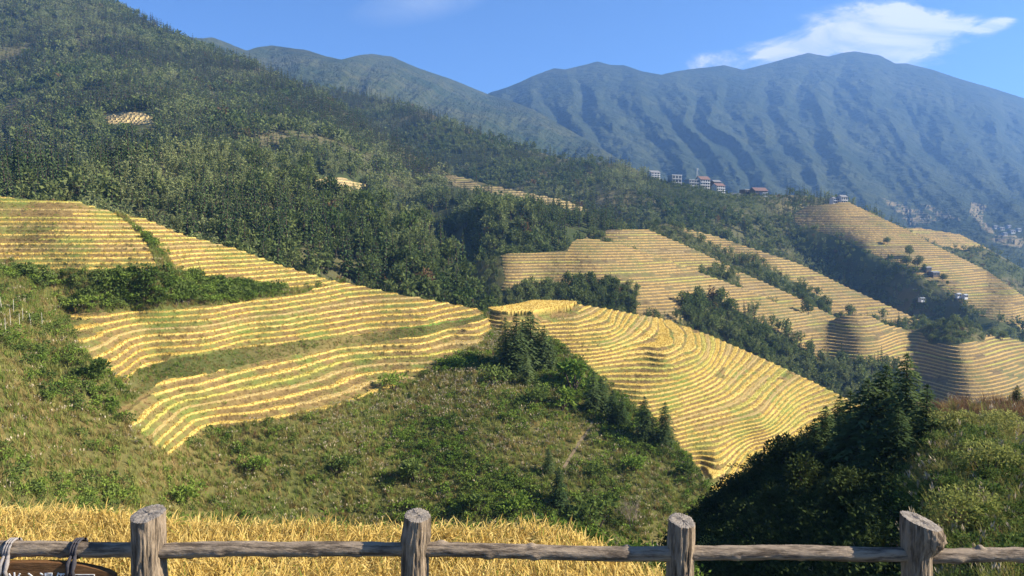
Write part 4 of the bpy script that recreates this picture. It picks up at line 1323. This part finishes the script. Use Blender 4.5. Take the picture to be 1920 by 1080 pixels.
# ------------------------------------------------------------------ trail and bean poles on the near hillside
tp = np.array([(1122, 770), (1108, 800), (1098, 818), (1083, 838), (1068, 862), (1056, 880)], float)
tt = np.linspace(0, len(tp) - 1, 60)
tpx, tpy = np.interp(tt, range(len(tp)), tp[:, 0]), np.interp(tt, range(len(tp)), tp[:, 1])
cl = np.array([place_on(near, a, b) for a, b in zip(tpx, tpy)])
k5 = np.ones(7) / 7
for c_ in range(3):
    cl[:, c_] = np.convolve(np.pad(cl[:, c_], 3, mode='edge'), k5, 'valid')
cl[:, 2] += 0.12
side_ = np.gradient(cl, axis=0)
side_ = np.stack([side_[:, 1], -side_[:, 0], 0 * side_[:, 0]], -1)
side_ /= np.linalg.norm(side_, axis=1, keepdims=True)
TV = np.concatenate([cl + side_ * 0.26, cl - side_ * 0.26])
n_ = len(cl)
tag(link("path", mesh_np("path", TV, [(i, i + 1, n_ + i + 1, n_ + i) for i in range(n_ - 1)], [mat_simple("trodden_earth", (0.24, 0.175, 0.10))])), kind='structure')
pole_g = Geo()
pole_g.tube([(0, 0, -0.3), (0.02, 0, 1.1), (0, 0.03, 2.3)], [0.035, 0.03, 0.025], 6, 0, True)
pole_me = pole_g.mesh("bean_pole", [mat_simple("pale_cane", (0.62, 0.57, 0.45))])
for px, py in [(4, 590), (26, 592), (20, 613), (38, 623), (43, 607), (59, 617), (80, 615), (11, 630)]:
    o = link("bean_pole", pole_me, loc=place_on(near, px, py))
    o.rotation_euler = (RNG.normal(0, 0.04), RNG.normal(0, 0.04), 0)
    tag(o, "thin pale cane pole standing in the garden patch left of the terraces", "pole", "bean poles in the garden patch")

# ------------------------------------------------------------------ hillside hotels and farm buildings
M_WHITE = mat_simple("white_render", (0.52, 0.52, 0.51), var=0.08, scale=0.3)
M_GREYW = mat_simple("grey_render", (0.32, 0.335, 0.345), var=0.1, scale=0.3)
M_TIMB = mat_simple("dark_timber", (0.10, 0.075, 0.055), var=0.2, scale=0.5)
M_TILE = mat_simple("red_roof_tiles", (0.165, 0.10, 0.085), var=0.2, scale=1.5)
M_SLATE = mat_simple("grey_roof_tiles", (0.19, 0.19, 0.20), var=0.2, scale=1.5)
M_PANE = Mat("window_glass").diffuse((0.03, 0.04, 0.05), rough=0.2, spec=0.5)


def box(g, x0, x1, y0, y1, z0, z1, m=0):
    c = [(x0, y0, z0), (x1, y0, z0), (x1, y1, z0), (x0, y1, z0), (x0, y0, z1), (x1, y0, z1), (x1, y1, z1), (x0, y1, z1)]
    for f in ((3, 2, 1, 0), (4, 5, 6, 7), (0, 1, 5, 4), (1, 2, 6, 5), (2, 3, 7, 6), (3, 0, 4, 7)):
        g.face([c[i] for i in f], m)


def gable(g, W, D, z, h, ov, m=0):
    """Pitched roof with its ridge along the front, thick eaves."""
    y0, y1, x = -ov, D + ov, W / 2 + ov
    for (a, b) in ((y0, D / 2), (y1, D / 2)):
        za, zb = z - 0.15, z + h
        pts = [(-x, a, za), (x, a, za), (x, b, zb), (-x, b, zb)]
        up = [(p[0], p[1], p[2] + 0.3) for p in pts]
        g.face(pts, m)
        g.face(up, m)
        for i in range(4):
            j = (i + 1) % 4
            g.face([pts[i], pts[j], up[j], up[i]], m)


def house(px, pytop, pybase, wpx, Y, storeys, label, wall, roof="gable", roof_mat=None, bays=4, yaw=0.42, cat="building", balcony=True, name="hillside_house"):
    base = Vector(unproject(px, pybase, Y))
    W, Ht = wpx / F_PX * Y, (pybase - pytop) / F_PX * Y
    D = W * 0.7
    t = empty(name, base, yaw)
    tag(t, label, cat, "houses on the far slopes")
    rh = 0.22 * Ht if roof == "gable" else 0.0
    Hw = Ht - rh
    g = Geo()
    box(g, -W / 2, W / 2, 0, D, -6 if storeys > 1 else -1.5, Hw)
    if roof == "gable":
        for s in (-W / 2 + 0.01, W / 2 - 0.01):
            g.face([(s, 0, Hw), (s, D, Hw), (s, D / 2, Hw + rh)])
    link("wall", g.mesh("wall", [wall]), t)
    rg = Geo()
    if roof == "gable":
        gable(rg, W, D, Hw, rh, 0.06 * W)
    else:
        box(rg, -W / 2 - 0.5, W / 2 + 0.5, -0.5, D + 0.5, Hw + 0.003, Hw + 0.5)
    link("roof", rg.mesh("roof", [roof_mat or M_SLATE]), t)
    sh = Hw / storeys
    pane, frame, bal = Geo(), Geo(), Geo()
    bw = W / bays
    wins = []
    for s in range(storeys):
        for b in range(bays):
            x0 = -W / 2 + bw * (b + 0.2)
            x1 = x0 + bw * 0.6
            z0, z1 = sh * (s + 0.25), sh * (s + 0.82)
            wins.append((x0, x1, -0.02, z0, z1))
    for (x0, x1, y, z0, z1) in wins:
        f = Geo()
        fw = 0.12 * (x1 - x0)
        box(f, x0 - fw, x1 + fw, -0.14, -0.003, z0 - fw, z0)
        box(f, x0 - fw, x1 + fw, -0.14, -0.003, z1, z1 + fw)
        box(f, x0 - fw, x0, -0.14, -0.003, z0, z1)
        box(f, x1, x1 + fw, -0.14, -0.003, z0, z1)
        wf = link("window", f.mesh("window", [M_TIMB]), t)
        p = Geo()
        box(p, x0, x1, -0.06, -0.004, z0, z1)
        link("pane", p.mesh("pane", [M_PANE]), wf)
    if W > 8:
        sd = Geo()                                               # openings in the sunlit end wall
        for s in range(storeys):
            for b in range(3):
                y0 = D * (0.12 + 0.28 * b)
                box(sd, W / 2 + 0.003, W / 2 + 0.08, y0, y0 + D * 0.17, sh * (s + 0.25), sh * (s + 0.8))
        link("side_windows", sd.mesh("side_windows", [M_PANE]), t)
    if balcony and storeys > 1:
        for s in range(1, storeys):
            bg = Geo()
            box(bg, -W / 2 + 0.1, W / 2 - 0.1, -1.1, -0.16, sh * s - 0.12, sh * s + 0.1)
            box(bg, -W / 2 + 0.1, W / 2 - 0.1, -1.1, -0.98, sh * s + 0.1, sh * s + 0.55)
            link("balcony", bg.mesh("balcony", [wall]), t)
    return t


house(1229, 320, 338, 19, 885, 4, "narrow white hotel standing alone in the trees, leftmost of the village", M_WHITE, roof_mat=M_SLATE, bays=3)
house(1269, 329, 350, 21, 865, 3, "grey flat roofed building half buried in trees", M_GREYW, "flat", M_WHITE, bays=3)
house(1301, 338, 360, 22, 852, 4, "pale grey hotel stepping down beside the red roofed one", M_GREYW, "flat", M_GREYW, bays=4)
house(1322, 331, 358, 21, 856, 4, "tall white hotel with red brown roof and rows of windows", M_WHITE, roof_mat=M_TILE, bays=4)
house(1345, 338, 352, 16, 875, 3, "small dark roofed house behind the red roofed hotel", M_TIMB, roof_mat=M_SLATE, bays=3)
house(1351, 344, 366, 20, 848, 4, "white hotel with reddish roof just right of the tall one", M_WHITE, roof_mat=M_TILE, bays=4, yaw=0.5)
house(1379, 363, 378, 24, 838, 2, "long low grey building below the white hotels", M_GREYW, "flat", M_SLATE, bays=6)
house(1405, 356, 380, 22, 852, 3, "dark timber house with a long flat roof", M_TIMB, "flat", M_GREYW, bays=4)
house(1427, 352, 380, 26, 842, 4, "stacked timber hotel with white end wall in the sun", M_TIMB, roof_mat=M_TILE, bays=4, yaw=0.3)
house(1434, 362, 382, 11, 836, 3, "bright white block at the right end of the village", M_WHITE, "flat", M_GREYW, bays=2)
house(1420, 380, 398, 12, 828, 3, "white stepped stairs building below the village", M_WHITE, "flat", M_GREYW, bays=2)
house(1460, 387, 397, 24, 826, 1, "single white shed with flat roof below the village", M_WHITE, "flat", M_WHITE, bays=4)
for hpx, ht, hb, hw, st, lab in ((1568, 370, 381, 14, 2, "white house on the summit of the long terraced slope, left one"), (1583, 366, 382, 15, 2, "white house on the summit of the long terraced slope, right one")):
    house(hpx, ht, hb, hw, 806, st, lab, M_WHITE, roof_mat=M_SLATE, bays=3)
for hpx, hpy, hh, hw, lab, wl_ in ((1799, 556, 6, 10, "white farm shed at the foot of the long terraced slope, left one", M_WHITE), (1812, 558, 6, 9, "white farm shed at the foot of the long terraced slope, right one", M_WHITE),
                                   (1731, 563, 5, 10, "small white hut alone in the dark hollow", M_WHITE), (1742, 508, 8, 14, "dark roofed hut beside the grove, upper one", M_TIMB), (1756, 517, 8, 18, "dark roofed hut beside the grove, lower one", M_TIMB),
                                   ):
    pos = place_on(ter4 if hpy < 600 else mid, hpx, hpy)
    house(hpx, hpy - hh, hpy, hw, pos.y - 4, 1, lab, wl_, roof_mat=M_GREYW if wl_ is M_WHITE else M_SLATE, bays=2, balcony=False, name="farm_shed", cat="shed")
vk = 0
for hpx, hpy, hw in ((1868, 428, 9), (1880, 431, 11), (1893, 427, 8), (1900, 436, 12), (1912, 433, 9), (1886, 441, 10)):
    pos = place_on(far_mt, hpx, hpy)
    names_ = ["leftmost", "upper", "small upper", "wide", "rightmost", "lower middle", "lower left", "lowest", "outlying"]
    house(hpx, hpy - 5, hpy, hw, pos.y - 10, 2, "%s pale house of the hazy valley village beyond the terraces" % names_[vk], M_GREYW, roof_mat=M_SLATE, bays=2, balcony=False)
    vk += 1
# telecom mast on the village ridge
tw = empty("lattice_mast", unproject(1307, 345, 862))
tag(tw, "pale lattice mast above the village roofs", "mast")
tg = Geo()
for sx_, sy_ in ((-1, -1), (1, -1), (1, 1), (-1, 1)):
    tg.tube([(sx_ * 1.2, sy_ * 1.2, -4), (sx_ * 0.35, sy_ * 0.35, 17)], [0.16, 0.12], 5, 0)
for k_ in range(7):
    u = k_ / 7
    r0, r1 = 1.2 - 0.85 * (u * 0.8 + 0.2), 1.2 - 0.85 * ((u + 1 / 7) * 0.8 + 0.2)
    z0_, z1_ = u * 17, (u + 1 / 7) * 17
    for a in range(4):
        q = [(-1, -1), (1, -1), (1, 1), (-1, 1)]
        (ax, ay), (bx, by) = q[a], q[(a + 1) % 4]
        tg.tube([(ax * r0, ay * r0, z0_), (bx * r1, by * r1, z1_)], [0.08, 0.08], 4, 0)
link("frame", tg.mesh("frame", [M_WHITE]), tw)
ag = Geo()
for k_ in range(3):
    a = 2.1 * k_
    ag.tube([(0.7 * math.cos(a), 0.7 * math.sin(a), 15.2), (0.7 * math.cos(a), 0.7 * math.sin(a), 17.4)], [0.22, 0.22], 6, 0, True)
link("antenna", ag.mesh("antenna", [M_WHITE]), tw)

# ------------------------------------------------------------------ foreground rice
def rice_blades():
    xs, edge = RICE_X, RICE_EDGE
    n = 11500
    hx = RNG.uniform(-13, 2.9, n)
    hy = RNG.uniform(8.6, 14.3, n)
    ok = hy < np.interp(hx, xs, edge)
    hx, hy = hx[ok], hy[ok]
    n = len(hx)
    lay = fbm(hx / 1.6, hy / 1.6, 501, 3)                         # where the crop leans and lodges
    lean = fbm(hx / 2.3, hy / 2.3, 505, 2) * 3.14 + 0.6
    B = 15
    N = n * B
    bx, by = np.repeat(hx, B) + RNG.normal(0, 0.05, N), np.repeat(hy, B) + RNG.normal(0, 0.05, N)
    ln, la = np.repeat(lean, B), np.repeat(lay, B)
    pan = RNG.random(N) < 0.5                                     # hanging ears of grain
    az = np.where(RNG.random(N) < 0.45, ln + RNG.normal(0, 0.7, N), RNG.random(N) * 6.283)
    H = RNG.uniform(0.55, 0.80, N) * (1 - 0.18 * np.clip(la, 0, 1)) + 0.03 + 0.05 * np.repeat(fbm(hx / 0.7, hy / 0.7, 511, 2), B)
    out = np.where(pan, RNG.uniform(0.20, 0.42, N), RNG.uniform(0.10, 0.42, N)) * (1 + 0.6 * np.clip(la, 0, 1))
    w = np.where(pan, RNG.uniform(0.010, 0.017, N), RNG.uniform(0.006, 0.011, N))
    z0 = -5.74
    us = [0.25, 0.6, 0.85, 1.0]
    drop = np.where(pan, RNG.uniform(0.35, 0.65, N), RNG.uniform(0.1, 0.5, N))
    ox, oy = np.cos(az), np.sin(az)
    tw = az + 1.57 + RNG.normal(0, 0.6, N)
    sxv, syv = np.cos(tw), np.sin(tw)
    V = np.zeros((N, 4, 2, 3))
    for k, u in enumerate(us):
        cx_, cy_ = bx + ox * out * u ** 1.8, by + oy * out * u ** 1.8
        cz = z0 + H * (u - drop * u ** 3.2)
        ww = w * np.where(pan, (0.35, 0.5, 1.0, 0.25)[k], (0.8, 1.0, 0.7, 0.1)[k])
        for s in (0, 1):
            sg = 1 if s else -1
            V[:, k, s, 0] = cx_ + sg * sxv * ww
            V[:, k, s, 1] = cy_ + sg * syv * ww
            V[:, k, s, 2] = cz + sg * 0.3 * ww
    base = np.arange(N)[:, None, None] * 8
    q = np.array([[2 * k, 2 * k + 1, 2 * k + 3, 2 * k + 2] for k in range(3)])[None]
    Fq = (base + q).reshape(-1, 4)
    tint = RNG.random(N) * 0.6 + 0.4 * (0.5 + 0.5 * np.repeat(fbm(hx / 0.9, hy / 0.9, 509, 3), B)) + np.where(pan, 0.12, -0.1)
    green = (RNG.random(N) < 0.06).astype(float)
    m = Mat("foreground_rice")
    c = m.mix(m.ramp(m.attr('tint'), 0.1, 0.95), (0.57, 0.385, 0.095), (0.81, 0.63, 0.24))
    c = m.mix(m.attr('green'), c, (0.22, 0.26, 0.05))
    m.diffuse(c, translucent=0.3)
    me = mesh_np("rice", V.reshape(-1, 3), Fq, [m.m], attrs=dict(tint=np.repeat(tint, 8), green=np.repeat(green, 8)))
    tag(link("rice", me), "golden ripe rice standing in the field behind the wooden fence", "rice", kind='stuff')


rice_blades()
# weeds on the bank beyond the crop and below the fence
n_ = 900
bx_ = np.concatenate([RNG.uniform(-15, 14, n_), RNG.uniform(0.3, 5, 1800)])
by_ = np.interp(bx_, RICE_X, RICE_EDGE) + 0.5 + np.abs(RNG.normal(0, 4, len(bx_)))


def bank_z(x, y):
    i = np.clip(np.searchsorted(ns_y[:, 0], y) - 1, 0, R_ - 2)
    j = np.clip(np.searchsorted(ns_x[0], x) - 1, 0, C_ - 2)
    return ns_z[i, j]


u_ = RNG.random(len(bx_))
spread("bank_weeds", "close_cover_form", np.stack([bx_, by_, bank_z(bx_, by_)], -1), RNG.uniform(0.3, 0.7, len(bx_)), np.where(u_ < 0.4, (u_ * 7).astype(int), 4 + (u_ * 2.9).astype(int) % 2), 0.2,
       "weeds and low shrubs on the bank beyond the foreground rice", "weeds")

# ------------------------------------------------------------------ rustic fence
FY = 5.0
fx = lambda px: (px - 960) / F_PX * FY * (1.0 / (COSP + ((540 - 1035) / F_PX) * SINP))


def wpt(px, py, Y=FY):
    return Vector(unproject(px, py, Y))


def mat_wood(name, dark, light, stretch, top=False):
    m = Mat(name)
    tc_ = m.node('ShaderNodeTexCoord').outputs['Object']
    n1 = m.noise(24, 6, 0.7, vec=tc_, stretch=stretch)
    n2 = m.noise(3.5, 4, 0.6, vec=tc_)
    n3 = m.noise(60, 4, 0.7, vec=tc_, stretch=stretch)
    f = m.math('ADD', m.math('MULTIPLY', m.ramp(n1, 0.40, 0.56), 0.75), m.math('MULTIPLY', n2, 0.3), clamp=True)
    c = m.mix(f, dark, light)
    h = m.math('ADD', m.math('MULTIPLY', n1, 1.0), m.math('MULTIPLY', n3, 0.35))
    return m.diffuse(c, m.bump(h, 0.9, 0.03), rough=0.9, spec=0.15)


M_POST = mat_wood("weathered_post_bark", (0.045, 0.033, 0.024), (0.37, 0.28, 0.19), (1, 1, 0.11))
M_RAIL = mat_wood("weathered_rail_bark", (0.055, 0.040, 0.030), (0.37, 0.285, 0.20), (0.16, 1, 1))
M_CUT = mat_wood("sawn_post_top", (0.20, 0.165, 0.13), (0.33, 0.285, 0.235), (1, 1, 1))


def post(parent, rings, seed, cut_tilt, label=None, head=None):
    """Bark covered log post: rings of (px, py, half width px) from the top down; the sawn top is a part of its own."""
    n, rows = 96, 110
    C = [wpt(a, b) for a, b, c in rings]
    rad = [c / F_PX * FY for a, b, c in rings]
    z = [c.z for c in C]
    zz = np.linspace(z[0], z[-1], rows)
    cx = np.interp(-zz, [-a for a in z], [c.x for c in C])
    rr = np.interp(-zz, [-a for a in z], rad)
    th = np.linspace(0, 2 * np.pi, n, endpoint=False)
    T, Z = np.meshgrid(th, zz)
    R = rr[:, None] * np.ones_like(T)
    ridge = np.abs(fbm(np.cos(T) * 5 + 3, np.sin(T) * 5 + Z * 2.2, seed, 3))
    groove = np.abs(fbm(np.cos(T) * 9 + 1, np.sin(T) * 9 + Z * 3.5, seed + 4, 3))
    R = R * (1 + 0.06 * fbm(np.cos(T) * 1.5, np.sin(T) * 1.5 + Z * 1.5, seed + 8, 3)) + 0.008 * np.minimum(groove * 4, 1) + 0.006 * np.minimum(ridge * 4, 1) - 0.008
    if head:
        a0, zt, zb, amt = head                                   # a swollen knot on one side under the top
        bumpf = np.clip(np.cos(T - a0), 0, 1) ** 2.0 * np.clip(1 - np.abs(Z - (zt + zb) / 2) / (abs(zt - zb) / 2), 0, 1) ** 0.6
        R = R + amt * bumpf * (1 + 0.5 * fbm(np.cos(T) * 9, np.sin(T) * 9 + Z * 26, seed + 11, 3))
    X, Yv = cx[:, None] + R * np.cos(T), FY + R * np.sin(T)
    top = cut_tilt[0] * (X - cx[:, None]) + cut_tilt[1] * (Yv - FY)
    Zm = Z + top * np.linspace(1, 0, rows)[:, None] ** 6
    V = np.stack([X, Yv, Zm], -1).reshape(-1, 3)
    idx = np.arange(rows * n).reshape(rows, n)
    nx = np.roll(idx, -1, 1)
    Fq = np.stack([idx[1:], nx[1:], nx[:-1], idx[:-1]], -1).reshape(-1, 4)
    o = link("post", mesh_np("post", V, Fq, [M_POST], smooth=True), parent)
    if label:
        o["label"] = label
    ring = V[:n]
    cen = ring.mean(0)
    k = 6
    lay = [cen + (ring - cen) * (1 - i / k) + np.array([0, 0, 0.004 * min(i, 1)]) + np.stack([0 * th, 0 * th, 0.0012 * RNG.normal(size=n) * (i > 0)], -1) for i in range(k)]
    CV = np.concatenate(lay + [cen[None] + np.array([[0, 0, 0.004]])])
    faces = []
    for i in range(k - 1):
        for j in range(n):
            faces.append((i * n + j, i * n + (j + 1) % n, (i + 1) * n + (j + 1) % n, (i + 1) * n + j))
    for j in range(n):
        faces.append(((k - 1) * n + j, (k - 1) * n + (j + 1) % n, k * n))
    me = bpy.data.meshes.new("cut_top")
    me.from_pydata([tuple(v) for v in CV], [], faces)
    me.materials.append(M_CUT)
    link("cut_top", me, o)
    return o


def rail(parent, a, b, r0, r1, seed, knots=()):
    """Log rail between two posts, a little crooked, with stubs where branches were cut."""
    A, B = wpt(*a), wpt(*b)
    n, m = 56, 240
    u = np.linspace(0, 1, m)
    th = np.linspace(0, 2 * np.pi, n, endpoint=False)
    U, T = np.meshgrid(u, th, indexing='ij')
    X = A.x + (B.x - A.x) * U
    Lx = B.x - A.x
    cz = A.z + (B.z - A.z) * U + 0.012 * fbm(U * Lx * 1.6 + seed, U * 0, seed, 2)
    R = (r0 + (r1 - r0) * U) * (1 + 0.05 * fbm(X * 3.2 + seed, np.cos(T) * 0.8, seed + 2, 3)) + 0.004 * fbm(X * 14, np.cos(T) * 3 + np.sin(T) * 2, seed + 3, 3)
    for (ku, ka, kh, kw) in knots:
        d = np.sqrt(((U - ku) * Lx) ** 2 + (np.angle(np.exp(1j * (T - ka))) * 0.05) ** 2)
        R = R + kh * np.exp(-(d / kw) ** 2) - 0.35 * kh * np.exp(-(d / (kw * 0.45)) ** 2)
    Yv, Z = FY + R * np.cos(T), cz + R * np.sin(T)
    V = np.stack([X, Yv, Z], -1).reshape(-1, 3)
    idx = np.arange(m * n).reshape(m, n)
    nx = np.roll(idx, -1, 1)
    Fq = np.stack([idx[:-1], nx[:-1], nx[1:], idx[1:]], -1).reshape(-1, 4)
    return link("rail", mesh_np("rail", V, Fq, [M_RAIL], smooth=True), parent)


fence = empty("wooden_fence", wpt(960, 1300))
tag(fence, "weathered log fence with four stout posts and one rail in front of the rice", "fence")
fence.location = (0, 0, 0)
post(fence, [(278, 963, 30.5), (279, 1000, 30), (279, 1040, 30), (281, 1085, 31), (282, 1330, 33)], 601, (0.10, 0.22))
post(fence, [(783, 966, 23.5), (782, 985, 25), (779, 1010, 27), (778, 1040, 25), (778, 1085, 25), (777, 1330, 27)], 607, (-0.08, 0.22), "post leaning slightly to the right with deep bark furrows")
post(fence, [(1279, 976, 24), (1278, 1000, 25), (1276, 1040, 25), (1275, 1085, 25.5), (1274, 1330, 27)], 613, (-0.12, 0.22), "slim straight post with a pale slanting top")
zt_, zb_ = wpt(1725, 968).z, wpt(1725, 1032).z
post(fence, [(1723, 975, 31), (1722, 995, 31), (1720, 1020, 28), (1719, 1045, 26), (1718, 1085, 26), (1712, 1330, 30)], 619, (-0.28, 0.15), "crooked post with a knobbly overhanging head", (0.0 - 0.5, zt_, zb_, 0.055))
rail(fence, (-60, 1026), (262, 1031), 0.052, 0.048, 631, [(0.55, 4.2, 0.012, 0.03)])
rail(fence, (296, 1031), (765, 1032), 0.050, 0.047, 632, [(0.13, 4.6, 0.016, 0.022), (0.25, 3.6, 0.014, 0.03), (0.46, 4.9, 0.014, 0.03), (0.63, 3.9, 0.012, 0.03), (0.8, 4.2, 0.010, 0.03)])
rail(fence, (800, 1032), (1258, 1039), 0.046, 0.050, 633, [(0.06, 1.0, 0.02, 0.03), (0.43, 1.6, 0.018, 0.025), (0.25, 3.9, 0.016, 0.03), (0.44, 3.7, 0.016, 0.03), (0.82, 1.4, 0.02, 0.02)])
rail(fence, (1296, 1037), (1705, 1040), 0.049, 0.046, 634, [(0.5, 4.6, 0.008, 0.02), (0.2, 3.9, 0.008, 0.03)])
rail(fence, (1735, 1041), (2020, 1039), 0.047, 0.045, 635, [(0.36, 1.5, 0.030, 0.022), (0.62, 4.4, 0.018, 0.025), (0.2, 3.6, 0.012, 0.03)])

# ------------------------------------------------------------------ hanging sign
SY = FY - 0.085
sg_o = empty("hanging_sign", wpt(60, 1100, SY))
tag(sg_o, "brown wooden sign with arched top and white characters hanging from the fence rail", "sign")
org = sg_o.location.copy()
out_px = [(-130, 1075), (-60, 1062), (0, 1056.5), (60, 1055), (110, 1056.5), (150, 1061), (180, 1067), (200, 1073), (212, 1080), (216, 1095), (214, 1180), (190, 1200), (-130, 1200)]
pts = [wpt(a, b, SY) - org for a, b in out_px]
g = Geo()
fr, bk_ = [(p.x, 0, p.z) for p in pts], [(p.x, 0.05, p.z) for p in pts]
g.face(fr)
g.face(bk_[::-1])
for i in range(len(pts)):
    j = (i + 1) % len(pts)
    g.face([fr[j], fr[i], bk_[i], bk_[j]])
M_SIGN = mat_wood("varnished_sign_wood", (0.10, 0.045, 0.018), (0.22, 0.11, 0.045), (0.15, 1, 1))
link("board", g.mesh("board", [M_SIGN]), sg_o)
M_PAINT = mat_simple("white_sign_paint", (0.8, 0.78, 0.74), var=0.05)
fc = bpy.data.curves.new("lettering", 'FONT')
fc.body = "米心漫倒"
fc.size = 0.105
fc.extrude = 0.002
fc.space_character = 1.0
fc.materials.append(M_PAINT)
lt0 = bpy.data.objects.new("lettering_outline", fc)
lt = link("lettering", bpy.data.meshes.new_from_object(lt0), sg_o)
bpy.data.objects.remove(lt0)
q = wpt(14, 1097, SY) - org
lt.location = (q.x, -0.006, q.z)
lt.rotation_euler = (math.pi / 2, 0, 0)
fg = Geo()
a, b = wpt(130, 1076.5, SY) - org, wpt(180, 1130, SY) - org
for (x0, x1, z0, z1) in ((a.x, b.x, a.z - 0.004, a.z), (a.x, a.x + 0.004, b.z, a.z - 0.004), (b.x - 0.004, b.x, b.z, a.z - 0.004), (a.x, b.x, b.z - 0.004, b.z)):
    box(fg, x0, x1, -0.005, -0.001, z0, z1)
link("painted_frame", fg.mesh("painted_frame", [M_PAINT]), sg_o)
M_ROPE = mat_simple("grey_rope", (0.27, 0.24, 0.22), scale=60)
M_ROPED = mat_simple("dark_rope", (0.055, 0.05, 0.055), scale=60)
for px, lab, mt in ((22, "pale rope wound three times round the rail at the left end of the sign", M_ROPE), (146, "dark rope wound three times round the rail at the right end of the sign", M_ROPED)):
    c = wpt(px, 1028)
    g = Geo()
    pp = []
    for i in range(97):
        t = i / 96
        a = t * 6.283 * 3 + 1.2
        pp.append((-0.022 + 0.05 * t + 0.012 * math.sin(a), 0.061 * math.cos(a), 0.061 * math.sin(a)))
    g.tube(pp, [0.0085] * len(pp), 8, 0)
    for s in (-1, 1):
        g.tube([(s * 0.012, -0.055, -0.02), (s * 0.02, -0.085, -0.07), (s * 0.014, -0.10, -0.115), (s * 0.02, -0.098, -0.15)], [0.009, 0.016, 0.012, 0.014], 8, 0, True)
    o = link("rope", g.mesh("rope", [mt], True), loc=c)
    tag(o, lab, "rope", "ropes holding the sign")

# ------------------------------------------------------------------ the air
def build_haze():
    m = bpy.data.materials.new("air")
    m.use_nodes = True
    n, l = m.node_tree.nodes, m.node_tree.links
    n.clear()
    out = n.new('ShaderNodeOutputMaterial')
    v = n.new('ShaderNodeVolumePrincipled')
    v.inputs['Color'].default_value = (0.25, 0.50, 1.0, 1)
    v.inputs['Density'].default_value = 0.000125
    v.inputs['Anisotropy'].default_value = 0.25
    l.new(v.outputs[0], out.inputs['Volume'])
    x0, x1, y0, y1, z0, z1 = -14200, 14200, -14200, 14200, -171, 1190
    V = [(x, y, z) for z in (z0, z1) for (x, y) in ((x0, y0), (x1, y0), (x1, y1), (x0, y1))]
    Fq = [(3, 2, 1, 0), (4, 5, 6, 7), (0, 1, 5, 4), (1, 2, 6, 5), (2, 3, 7, 6), (3, 0, 4, 7)]
    tag(link("haze", mesh_np("haze", V, Fq, [m])), kind='stuff')


build_haze()
